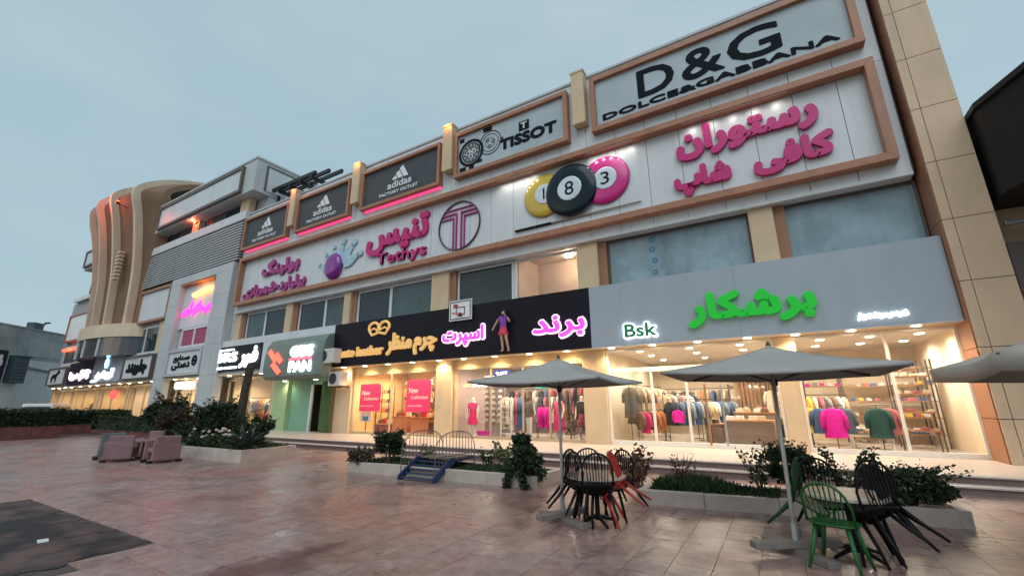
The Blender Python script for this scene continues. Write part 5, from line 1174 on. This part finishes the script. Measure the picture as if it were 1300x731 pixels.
# ================================================================== SHOP CONTENTS
GARM = {}
def garment_mesh(kind):
    """hanging coat or shirt: shoulders, sleeves, hem; faces -y, hangs from z=0"""
    if kind in GARM: return GARM[kind]
    rnd = random.Random(kind); mb = MB(); L = [.72, .95, 1.15, .6][kind % 4]; n_ = 26; vv = []
    rows = [(0, .05, .03), (.035, .16, .05), (.08, .215, .065), (.2, .205, .075), (L * .55, .2, .075), (L * .8, .215, .08), (L, .225, .085)]
    for (d, hw, hd) in rows:
        for k in range(n_):
            a = 2 * math.pi * k / n_; wv = 1 + (.10 * math.sin(3 * a + kind) + .09 * math.sin(9 * a + 2.3 * kind + 2 * d) + .05 * math.sin(13 * a)) * min(1, d / L * 1.3); vv.append((hw * math.cos(a) * wv, hd * math.sin(a) * wv, -d))
    fs_ = [(i * n_ + k, (i + 1) * n_ + k, (i + 1) * n_ + (k + 1) % n_, i * n_ + (k + 1) % n_) for i in range(len(rows) - 1) for k in range(n_)]
    mb.add(vv, fs_ + [tuple(range(n_))])
    for s_ in (-1, 1): mb.tube([(s_ * .17, 0, -.07), (s_ * .24, .0, -.25), (s_ * .255, -.01, -.5)], [.06, .058, .045], 7)
    mb.tube([(0, 0, 0), (0, 0, .05), (.02, 0, .075)], .005, 4)
    o = mb.build('garment', blackc, None, smooth=True); me = o.data; col.objects.unlink(o); bpy.data.objects.remove(o); GARM[kind] = me; return me
CL = {n_: M('cloth_' + n_, c_, .85, .18, 5) for n_, c_ in dict(olive=(.16, .14, .09), beige=(.48, .36, .22), cream=(.62, .52, .38), brown=(.17, .09, .05), black=(.02, .02, .022), slate=(.10, .12, .15), denim=(.06, .11, .22), grey=(.24, .24, .24), pink=(.62, .03, .13), magenta=(.65, .01, .30), orange=(.55, .20, .08), yellow=(.65, .45, .08), green=(.012, .06, .045), white=(.66, .62, .56), rose=(.40, .12, .13), blue=(.05, .12, .36), red=(.40, .03, .03)).items()}
def garment(label, grp, p, rz, kind, cl, S=1.0):
    o = bpy.data.objects.new('garment', garment_mesh(kind)); col.objects.link(o); o.location = p; o.rotation_euler = (0, 0, rz); o.scale = (S, S, S); set_mat(o, CL[cl]); return tag(o, label, 'garment', grp)
def rail_rack(label, a, b, h, glabel, grp, cols, kinds=(0, 1), S=1.0, low=None, wall=False):
    """clothes rail between floor points a and b (metres) with garments hung along it"""
    t = thing('clothes_rail', label, 'clothes rack', a); A = Vector(a) + Vector((0, 0, h)); B = Vector(b) + Vector((0, 0, h)); d = (B - A); L = d.length; d.normalize(); rz = math.atan2(d.y, d.x)
    MB().tube([A, B], .016, 6).build('rail', rib_m, t)
    for P in (A, B):
        MB().tube([P, P - Vector((0, 0, h))], .014, 6).build('post', rib_m, t); nn = Vector((-d.y, d.x, 0)) * .22; g_ = P - Vector((0, 0, h - .012)); MB().tube([g_ - nn, g_ + nn], .012, 6).build('foot', rib_m, t)
    n_ = len(cols)
    for i, c_ in enumerate(cols):
        p = A + d * (L * (i + .5) / n_) - Vector((0, 0, .075 * S)); garment(glabel.replace('#', c_) + ', ' + ORD[i] + ' from one end', grp, p, rz + math.pi / 2 + random.uniform(-.25, .25), kinds[i % len(kinds)], c_, S)
def FM(x, y): return tuple(F(x, y, .474))
# clothes shop (left of right column)
rail_rack('long clothes rail along the left wall of the clothes shop', FM(-3.75, 12.95), FM(-3.55, 16.2), 2.05, '# coat on the left wall rail of the clothes shop', 'coats on the left wall rail', ['olive', 'olive', 'brown', 'beige', 'olive', 'beige', 'cream', 'brown', 'beige', 'orange', 'cream', 'beige', 'olive', 'cream'], (1, 2), 1.15)
rail_rack('second short clothes rail below the coats in the clothes shop', FM(-3.5, 12.75), FM(-2.95, 13.5), 1.15, '# top on the low rail of the clothes shop', 'tops on the low rail', ['brown', 'pink', 'brown', 'orange', 'orange'], (3, 0), 1.0)
rail_rack('clothes rail full of dark jackets in the middle of the clothes shop', FM(-2.75, 13.2), FM(-1.75, 13.9), 1.5, '# jacket on the middle rail of the clothes shop', 'jackets on the middle rail', ['black', 'black', 'slate', 'denim', 'slate', 'grey', 'denim', 'grey', 'slate', 'grey'], (0, 0), 1.1)
garment('magenta sweater in front of the dark jackets', None, FM(-2.45, 13.0)[:2] + (1.45,), .3, 3, 'magenta', .7)
rail_rack('clothes rail with pale shirts deeper in the clothes shop', FM(-2.1, 14.7), FM(-1.3, 16.4), 1.5, '# shirt on the rear rail of the clothes shop', 'shirts on the rear rail', ['cream', 'yellow', 'cream', 'white', 'denim', 'grey', 'denim', 'slate', 'grey'], (0, 0), 1.1)
tm = M('display_table_taupe', (.20, .14, .11), .6)
def display_table(label, x0, x1, y0, y1, h, items, mat=tm, grp='folded clothes on the display tables', il='folded # clothes on the display tables'):
    t = thing('display_table', label, 'table', FM((x0 + x1) / 2, (y0 + y1) / 2)); zb = .474
    fb('plinth', mat, t, x0, x1, y0, y1, zb, h - .04); fb('table_top', wood, t, x0 - .03, x1 + .03, y0 - .03, y1 + .03, h - .038, h)
    for i, c_ in enumerate(items):
        x = x0 + .14 + (x1 - x0 - .28) * ((i * .618) % 1); y = y0 + .12 + (y1 - y0 - .24) * ((i * .383) % 1); w_ = .11; st = MB(True); z = h + .002
        for q in range(3): st.box(x - w_ + .006 * q, x + w_ - .004 * q, y - .085, y + .085 - .006 * q, z, z + .035); z += .036
        o = st.build('folded_clothes', CL[c_], None, bevel=.01); tag(o, il.replace('#', c_) + ', ' + ORD[i] + ' pile', 'folded clothes', grp)
display_table('front brown display table in the clothes shop', -1.35, -.2, 13.6, 14.3, 1.12, ['white', 'cream', 'white', 'beige'], il='folded # clothes on the front brown display table', grp='folded clothes on the front table')
display_table('rear brown display table in the clothes shop', -1.2, -.15, 15.0, 15.7, 1.3, ['cream', 'white', 'beige', 'brown'], il='folded # clothes on the rear brown display table', grp='folded clothes on the rear table')
display_table('dark display table beside the shop door', -1.95, -1.5, 14.2, 14.9, 1.0, ['black', 'brown'], il='folded # clothes on the dark table beside the door', grp='folded clothes on the dark table')
t = thing('wooden_backdrop', 'tall wooden slatted panel on the rear wall of the clothes shop', 'wall panel', F(-.6, 17.9, .48))
for q in range(9): fb('slat', wood, t, -1.25 + q * .13, -1.15 + q * .13, 17.9, 18.1, .48, 2.7)
dh = thing('door_handle_bar', 'tall dark bar handle of the glass shop door', 'handle', F(-1.5, 12.35, .6)); fb('bar', wood, dh, -1.62, -1.57, 12.30, 12.34, .56, 2.05); fb('fixing', steel, dh, (-1.61, -1.58, 12.341, 12.415, .8, .83), (-1.61, -1.58, 12.341, 12.415, 1.8, 1.83))
for x in (-1.2,):
    fb('fixing', steel, dh, -1.25, -1.2, 12.36, 12.40, .56, 2.0)
def shelf_unit(label, x0, x1, y, d, zs, z1, items, ilabel, grp, post=rib_m, board=wood, seed=0, icat='item', iname='handbag', ncols=8, prob=.8, sz=.16):
    t = thing('shelf_unit', label, 'shelf', F((x0 + x1) / 2, y, .474)); rnd = random.Random(seed)
    for x in (x0, x1):
        for yy in (y, y + d): fb('post', post, t, x - .014, x + .014, yy - .014, yy + .014, .474, z1)
    for z in zs: fb('shelf', board, t, x0 + .015, x1 - .015, y, y + d, z - .025, z)
    for z in zs:
        for k in range(ncols):
            if rnd.random() > prob: continue
            x = x0 + (x1 - x0) * (k + .5) / ncols; c_ = rnd.choice(items); w_ = min(sz, (x1 - x0) / ncols * .42) * rnd.uniform(.7, 1); h = w_ * rnd.uniform(.9, 1.6); yy = y + d * .4
            m_ = MB(True); m_.prism([(x - w_, z + .003), (x + w_, z + .003), (x + w_ * .8, z + h), (x - w_ * .8, z + h)], yy - .06, yy + .06)
            if iname == 'handbag': m_.tube([(x - w_ * .5, yy, z + h), (x - w_ * .3, yy, z + h * 1.5), (x + w_ * .3, yy, z + h * 1.5), (x + w_ * .5, yy, z + h)], .008, 4)
            o = m_.build(iname, CL[c_], None, bevel=.012); tag(o, ilabel.replace('#', c_) + ', ' + ORD[zs.index(z)] + ' tier, ' + ORD[k] + ' place', icat, grp)
    return t
rail_rack('clothes rail with mixed coats left of the dark jackets', FM(-3.1, 14.3), FM(-2.35, 15.6), 1.75, '# coat on the rail left of the dark jackets', 'coats left of the dark jackets', ['beige', 'brown', 'cream', 'olive', 'rose', 'grey', 'beige', 'white', 'black', 'olive'], (1, 0), 1.1)
rail_rack('clothes rail along the right wall of the clothes shop', FM(-.15, 15.9), FM(-.15, 17.8), 1.9, '# garment on the right wall rail of the clothes shop', 'garments on the right wall rail', ['cream', 'beige', 'brown', 'white', 'grey', 'olive', 'beige'], (1, 2), 1.1)
rail_rack('clothes rail at the rear wall of the clothes shop', FM(-3.9, 17.6), FM(-1.5, 17.6), 2.0, '# garment on the rear wall rail of the clothes shop', 'garments on the rear wall rail', ['rose', 'beige', 'olive', 'cream', 'brown', 'grey', 'beige', 'orange', 'cream', 'denim', 'olive', 'beige'], (1, 2), 1.15)
shelf_unit('wire shelf with small goods behind the display tables', -1.45, -.3, 16.9, .35, (1.0, 1.35, 1.7, 2.05), 2.2, ['cream', 'white', 'brown', 'rose', 'beige'], '# goods on the wire shelf', 'goods on the wire shelf', seed=31, icat='goods', iname='goods_box', ncols=6, sz=.1)
# leather shop
bagc = ['brown', 'beige', 'orange', 'cream', 'brown', 'red', 'black', 'white']
shelf_unit('left wall shelf of the leather shop filled with bags', -14.5, -12.75, 14.55, .3, (.75, 1.1, 1.45, 1.8, 2.15, 2.5), 2.75, bagc, '# leather bag on the left shelf of the leather shop', 'bags on the left shelf', seed=1, icat='bag', ncols=7)
shelf_unit('right wall shelf of the leather shop filled with bags', -12.65, -10.9, 14.55, .3, (.75, 1.1, 1.45, 1.8, 2.15, 2.5), 2.75, bagc, '# leather bag on the right shelf of the leather shop', 'bags on the right shelf', seed=2, icat='bag', ncols=7)
shelf_unit('low shelf of shoes in the leather shop window', -13.6, -11.9, 13.9, .35, (.85, 1.2), 1.25, bagc, '# shoe on the low shelf of the leather shop', 'shoes on the low shelf', seed=3, icat='shoe', iname='shoe', ncols=8, sz=.12)
orangec = M('orange_leather', (.45, .17, .07), .5, .15, 3)
for (x0, x1, h, lab, m_) in ((-13.35, -12.55, 1.15, 'left orange brown counter in the leather shop window', orangec), (-12.35, -11.45, 1.12, 'right orange brown counter in the leather shop window', orangec), (-14.35, -13.6, .85, 'low dark red stand at the left of the leather shop window', M('dark_red_stand', (.22, .05, .04), .5)), (-11.4, -10.85, 1.0, 'dark brown stand at the right of the leather shop window', M('dark_brown_stand', (.10, .04, .03), .5))):
    t = thing('counter', lab, 'counter', F((x0 + x1) / 2, 13, .474)); fb('body', m_, t, x0, x1, 12.9, 13.4, .474, h - .04, bevel=.015); fb('top', wood, t, x0 - .02, x1 + .02, 12.87, 13.43, h - .038, h)
    for k in range(3):
        x = x0 + (x1 - x0) * (k + .5) / 3; b_ = MB(True); b_.prism([(x - .09, h + .003), (x + .09, h + .003), (x + .075, h + .16), (x - .075, h + .16)], 13.05, 13.2); b_.tube([(x - .05, 13.12, h + .16), (x - .03, 13.12, h + .24), (x + .03, 13.12, h + .24), (x + .05, 13.12, h + .16)], .008, 4)
        tag(b_.build('handbag', CL[['brown', 'red', 'cream'][k]], None, bevel=.012), ['brown', 'red', 'cream'][k] + ' handbag on the ' + lab.split(' in ')[0].split(' at ')[0], 'bag')
poster_m = M('poster_pink', (.66, .035, .12), .5, .12, .9, emit=.12, ecol=(.9, .05, .15)); poster_t = M('poster_text', (.72, .55, .52), .6)
for (x0, x1, z0, z1, lab) in ((-14.75, -13.55, 1.35, 2.42, 'left pink new collection poster on the leather shop glass'), (-12.15, -10.95, 1.32, 2.5, 'right pink new collection poster on the leather shop glass')):
    t = thing('poster', lab, 'poster', F((x0 + x1) / 2, 12.38, z0), 'pink posters on the leather shop glass'); r_ = .12
    pts = [(x0, z0), (x1 - .02, z0), (x1, z0 + .05)] + [(x1 - r_ + r_ * math.cos(R(a)), z1 - r_ + r_ * math.sin(R(a))) for a in (0, 30, 60, 90)] + [(x0 + .04, z1), (x0, z1 - .04)]
    MB(True).prism(pts, 12.385, 12.392).build('sheet', poster_m, t); w_ = x1 - x0; h = z1 - z0
    word('New', poster_t, t, x0 + .1 * w_, x0 + .5 * w_, z0 + .58 * h, z0 + .76 * h, 12.385, .004, .008, False, n=4); word('Collection', poster_t, t, x0 + .2 * w_, x0 + .9 * w_, z0 + .40 * h, z0 + .52 * h, 12.385, .004, .004, False, n=4); word('#manzarleather', poster_t, t, x0 + .08 * w_, x0 + .7 * w_, z0 + .16 * h, z0 + .23 * h, 12.385, .004, 0, False)
t = thing('display_picture', 'small blue and white picture leaning in the leather shop window', 'picture', F(-14.6, 12.6, .9)); fb('sheet', CL['white'], t, -14.9, -14.25, 12.6, 12.63, .95, 1.34); fb('print', M('picture_blue', (.12, .2, .32), .5), t, -14.75, -14.4, 12.594, 12.6, .98, 1.15); fb('stand', rib_m, t, -14.6, -14.57, 12.63, 12.66, .474, 1.2)
shelf_unit('narrow side shelf of bags at the left end of the leather shop', -15.1, -14.35, 13.6, .3, (.9, 1.3, 1.7, 2.1), 2.4, bagc, '# bag on the narrow side shelf', 'bags on the narrow side shelf', seed=41, icat='bag', ncols=3)
shelf_unit('middle shelf of bags between the leather shop posters', -13.4, -12.2, 13.8, .3, (1.35, 1.7, 2.05, 2.4), 2.6, bagc, '# bag on the middle shelf', 'bags on the middle shelf', seed=42, icat='bag', ncols=6)
# sports shop
whitec = CL['white']
t = thing('cap_wall', 'wall display of white caps in the sports shop', 'display', F(-8.7, 13.3, .48)); fb('backboard', wall_grey, t, -9.15, -8.3, 13.3, 13.36, .48, 2.6)
for r in range(8):
    for c_ in range(3):
        x = -9.0 + c_ * .28; z = 1.0 + r * .2; cp = MB(True).lathe([(.085, 0), (.082, .04), (.06, .08), (.0, .1)], (x, 13.2, z), 10).build('cap', whitec); MB(True).prism([(x - .07, z), (x + .07, z), (x + .05, z - .015), (x - .05, z - .015)], 13.02, 13.14).build('peak', whitec, cp); fb('hook', steel, cp, x - .005, x + .005, 13.2, 13.3, z - .012, z - .004)
        tag(cp, 'white cap, ' + ORD[r] + ' row from the bottom, ' + ['left', 'middle', 'right'][c_] + ' column of the sports shop cap wall', 'cap', 'white caps on the wall display')
rail_rack('clothes rail with pale garments left of the person in the sports shop', FM(-8.2, 13.0), FM(-7.5, 13.3), 1.75, '# long garment on the rail left of the person', 'garments left of the person', ['beige', 'white', 'white', 'rose', 'denim', 'blue'], (2, 1), 1.15)
rail_rack('clothes rail with dark garments right of the person in the sports shop', FM(-7.2, 13.6), FM(-6.4, 13.7), 1.75, '# garment on the rail right of the person', 'garments right of the person', ['grey', 'black', 'rose', 'black', 'white', 'brown'], (1, 2), 1.1)
rail_rack('front clothes rail with a magenta top in the sports shop', FM(-6.75, 12.85), FM(-6.3, 12.85), 1.35, '# top on the front rail of the sports shop', 'tops on the front rail of the sports shop', ['magenta', 'magenta'], (0,), 1.1)
rail_rack('upper clothes rail at the right of the sports shop', FM(-6.0, 14.0), FM(-4.95, 14.0), 2.15, '# garment on the upper right rail of the sports shop', 'garments on the upper right rail', ['rose', 'black', 'brown', 'red', 'black', 'grey', 'rose', 'black', 'black'], (1, 2), 1.15)
rail_rack('rear clothes rail of the sports shop', FM(-9.5, 15.6), FM(-5.2, 15.6), 2.1, '# garment on the rear rail of the sports shop', 'garments on the rear rail of the sports shop', ['black', 'rose', 'grey', 'brown', 'white', 'black', 'denim', 'red', 'grey', 'brown', 'black', 'rose', 'cream', 'black', 'slate', 'brown'], (1, 2), 1.2)
t = thing('slatted_display', 'white slatted display frame in the sports shop window', 'display', F(-7.95, 12.7, .48)); fb('frame', whitec, t, (-8.05, -8.0, 12.6, 12.65, .48, 1.75), (-7.65, -7.6, 12.6, 12.65, .48, 1.75), (-8.0, -7.65, 12.6, 12.65, 1.7, 1.75))
for q in range(6): fb('shelf', whitec, t, -8.0, -7.65, 12.6, 12.7, .65 + q * .17, .67 + q * .17)
t = thing('shoe_box', 'magenta box on the sports shop floor beside the pink mannequin', 'box', F(-8.85, 12.8, .474)); fb('body', CL['magenta'], t, -9.05, -8.6, 12.7, 12.95, .476, .66, bevel=.01); fb('lid', CL['magenta'], t, -9.07, -8.58, 12.68, 12.97, .662, .70)
t = thing('lit_sign', 'small blue lit 24/7 sign inside the sports shop', 'sign', F(-8.1, 12.7, 2.5)); fb('board', M('deep_blue', (.01, .02, .18), .4, emit=.5, ecol=(.02, .05, .7)), t, -8.35, -7.75, 12.70, 12.74, 2.4, 2.72); word('24/7', neon_white, t, -8.28, -7.82, 2.45, 2.67, 12.7, .01, .012, False); fb('hanger', steel, t, (-8.3, -8.29, 12.715, 12.725, 2.72, 3.02), (-7.81, -7.80, 12.715, 12.725, 2.72, 3.02))
t = thing('lit_sign', 'small white lit lettering at the upper left of the sports shop glass', 'sign', F(-9.3, 12.7, 2.2)); word('SPORT', neon_white, t, -9.3, -8.6, 2.18, 2.32, 12.7, .01, .008, False); word('IM', neon_orange, t, -9.65, -9.4, 2.18, 2.30, 12.7, .01, .008, False); fb('rail', steel, t, -9.7, -8.55, 12.7, 12.715, 2.15, 2.165)
t = thing('lit_sign', 'small green lit sign deeper in the sports shop', 'sign', F(-7.4, 14.5, 2.2)); fb('board', emis('green_sign', (.02, .5, .35), 1.2), t, -7.7, -7.1, 14.5, 14.54, 2.15, 2.42); word('SALE', neon_white, t, -7.62, -7.18, 2.2, 2.37, 14.5, .008, .006, False); fb('hanger', steel, t, (-7.6, -7.59, 14.51, 14.52, 2.42, 3.02), (-7.21, -7.20, 14.51, 14.52, 2.42, 3.02))
bk = thing('bicycle', 'small dark bicycle at the right of the sports shop window', 'bicycle', FM(-5.4, 12.75)); b0 = Vector(FM(-5.4, 12.72)); WR = .24
for s_ in (-1, 1):
    c_ = b0 + Vector((s_ * .42, 0, WR + .005)); wt = MB().tube([c_ + Vector((WR * math.cos(R(a)), 0, WR * math.sin(R(a)))) for a in range(0, 360, 18)], .022, 6, True).build('tyre', tyre, bk)
    for a in range(0, 180, 30): MB().tube([c_ - Vector((WR * math.cos(R(a)), 0, WR * math.sin(R(a)))), c_ + Vector((WR * math.cos(R(a)), 0, WR * math.sin(R(a))))], .003, 4).build('spoke', steel, wt)
q = lambda x, z: b0 + Vector((x, 0, z))
for pts in ((q(-.42, .25), q(-.05, .25), q(.3, .55), q(-.15, .58), q(-.05, .25)), (q(-.42, .25), q(-.15, .58)), (q(.42, .25), q(.28, .68)), (q(-.15, .58), q(-.18, .68))): MB().tube(pts, .016, 6).build('frame_tube', CL['black'], bk)
MB().box(-.29 + b0.x, -.07 + b0.x, b0.y - .05, b0.y + .05, b0.z + .68, b0.z + .72).build('saddle', CL['black'], bk, bevel=.02); MB().tube([q(.28, .68) + Vector((-.02, -.2, .05)), q(.28, .7), q(.28, .68) + Vector((-.02, .2, .05))], .012, 6).build('handlebar', rib_m, bk)
# rightmost shop
shelf_unit('tall shelf rack at the left of the rightmost shop window', .65, 1.5, 14.6, .4, (.8, 1.15, 2.0, 2.4), 2.6, ['yellow', 'magenta', 'grey', 'white', 'rose', 'brown'], '# folded item on the left rack of the rightmost shop', 'items on the left rack', seed=5, icat='folded clothes', iname='folded_item', ncols=5, sz=.12)
shelf_unit('wide shelf rack at the back of the rightmost shop window', 1.55, 3.3, 15.6, .4, (.8, 1.2, 1.6, 2.0, 2.4), 2.65, ['cream', 'white', 'rose', 'grey', 'beige', 'brown', 'yellow', 'denim'], '# folded item on the wide rack of the rightmost shop', 'items on the wide rack', seed=6, icat='folded clothes', iname='folded_item', ncols=10, sz=.12)
shelf_unit('narrow dark shelf rack near the glass of the rightmost shop', 2.35, 3.0, 13.4, .35, (.95, 1.35, 1.75, 2.15), 2.5, ['rose', 'white', 'cream', 'beige'], '# item on the narrow rack of the rightmost shop', 'items on the narrow rack', seed=7, icat='folded clothes', iname='folded_item', ncols=4, sz=.1)
shelf_unit('white slatted shoe stand low in the rightmost shop', 1.4, 2.15, 13.6, .4, (.62, .8, .98), 1.02, ['white', 'cream'], '# shoe on the low stand of the rightmost shop', 'shoes on the low stand', seed=8, icat='shoe', iname='shoe', ncols=5, board=whitec, post=whitec, sz=.1)
def tstand(label, x, y, h, items):
    t = thing('garment_stand', label, 'clothes rack', FM(x, y)); b_ = Vector(FM(x, y)); MB().lathe([(.2, 0), (.2, .02), (.03, .035)], tuple(b_), 18).build('base', steel, t); MB().tube([b_, b_ + Vector((0, 0, h))], .014, 6).build('pole', rib_m, t); MB().tube([b_ + Vector((-.3, 0, h)), b_ + Vector((.3, 0, h))], .012, 6).build('crossbar', rib_m, t)
    for (dx, dy, c_, lab, S) in items: garment(lab, None, b_ + Vector((dx, dy, h - .08)), random.uniform(-.1, .1), 0, c_, S)
tstand('garment stand with a magenta sweater in the rightmost shop', 1.05, 13.0, 1.28, ((-.30, .06, 'denim', 'blue denim jacket behind the magenta sweater on its left', 1.0), (.0, -.05, 'magenta', 'bright magenta sweater hanging in the rightmost shop window', 1.15), (.28, .1, 'slate', 'slate jacket behind the magenta sweater on its right', 1.0), (-.58, .15, 'yellow', 'yellow top hanging left of the magenta sweater', 1.0)))
tstand('garment stand with a dark green sweater in the rightmost shop', 1.88, 13.0, 1.28, ((0, -.04, 'green', 'dark green sweater hanging in the rightmost shop window', 1.12), (.22, .08, 'rose', 'dusty rose garment behind the dark green sweater', 1.0)))
for x in (2.95, 3.12): pass
rail_rack('clothes rail behind the magenta sweater in the rightmost shop', FM(.6, 14.0), FM(1.5, 14.2), 1.6, '# garment behind the magenta sweater', 'garments behind the magenta sweater', ['yellow', 'cream', 'rose', 'grey', 'brown', 'white', 'beige'], (0, 0), 1.0)
shelf_unit('high shelf with folded clothes at the right wall of the rightmost shop', 2.5, 3.35, 14.6, .35, (.8, 1.2, 1.6, 2.0, 2.4), 2.6, ['white', 'cream', 'rose', 'grey', 'denim', 'yellow'], '# folded item on the high shelf', 'items on the high shelf', seed=33, icat='folded clothes', iname='folded_item', ncols=5, sz=.1)
# left shops: rails of garments and a light drum
rail_rack('clothes rail in the shop under the NBRS sign', FM(-24.6, 13.4), FM(-21.8, 13.4), 1.9, '# garment on the rail under the NBRS sign', 'garments under the NBRS sign', ['white', 'beige', 'grey', 'orange', 'yellow', 'white', 'red', 'cream', 'brown'], (0, 1), 1.2)
rail_rack('clothes rail in the shop under the portal', FM(-30.8, 13.4), FM(-27.8, 13.4), 1.9, '# garment on the rail under the portal', 'garments under the portal', ['green', 'brown', 'black', 'denim', 'brown', 'green', 'black'], (0, 1), 1.2)
rail_rack('clothes rail in the farther left shop', FM(-48.4, 13.6), FM(-44.6, 13.6), 1.9, '# garment on the rail of the farther left shop', 'garments in the farther left shop', ['brown', 'grey', 'brown', 'beige', 'grey', 'brown'], (0, 1), 1.3)
t = thing('light_drum', 'large round white lit drum lamp under the portal', 'lamp', F(-29.6, 12.2, 2.4)); MB(True).lathe([(.9, 0), (1.0, .1), (1.0, .35), (.9, .42)], (-29.6, 12.15, 2.55), 24, sy=.35).build('shade', emis('drum_white', (1, .85, .62), 1.0), t); fb('hanger', steel, t, -29.62, -29.58, 12.13, 12.17, 2.97, 3.12)
t = thing('window_logo', 'red round logo on the glass of the shop under the grey sign', 'logo', F(-41, 12.36, 2.3)); MB(True).disc_y(-40.6, 2.45, .75, .3, 12.34, 12.37, 20).build('disc', emis('logo_red', (.9, .08, .08), .9), t)
mannequin('mannequin in dark clothes under the NBRS sign', -22.2, 12.9, CL['brown'], CL['red'], .4, 0, 1.0)

for i, (x0, x1) in enumerate(((-53.2, -50.0), (-43.2, -40.6), (-37.4, -35.2), (-25.0, -23.2))):
    nm = ['farthest left shop', 'blue grey sign shop', 'shop left of the portal', 'shop under the NBRS sign'][i]
    shelf_unit('shelf rack at the back of the ' + nm, x0, x1, 14.9, .35, (.9, 1.4, 1.9), 2.3, bagc, '# goods in the ' + nm, 'goods on the rack of the ' + nm, seed=20 + i, icat='goods', iname='goods_box', ncols=5, sz=.22)
t = thing('potted_plant', 'small green potted plant in the shop left of the portal column', 'plant', F(-34.4, 12.8, .48)); MB(True).lathe([(.16, 0), (.22, .4), (.2, .42)], (-34.4, 12.8, .474), 14).build('pot', whitec, t); mb = MB(); rnd = random.Random(9); leaves(mb, [F(-34.4 + rnd.gauss(0, .3), 12.8 + rnd.gauss(0, .15), 1.35 + rnd.gauss(0, .3)) for _ in range(260)], .28, rnd, 0); mb.build('foliage', leaf_lite, t, recalc=False)

# overhead cable across the facade ends
cb = MB(True).tube([(-38.5 + q * .4, 11.6, 4.9 - .3 * math.sin(math.pi * q / 12)) for q in range(13)], .015, 5).build('wall_cable', black_metal); tag(cb, 'thin black cable slung along the left shop signs', 'cable')
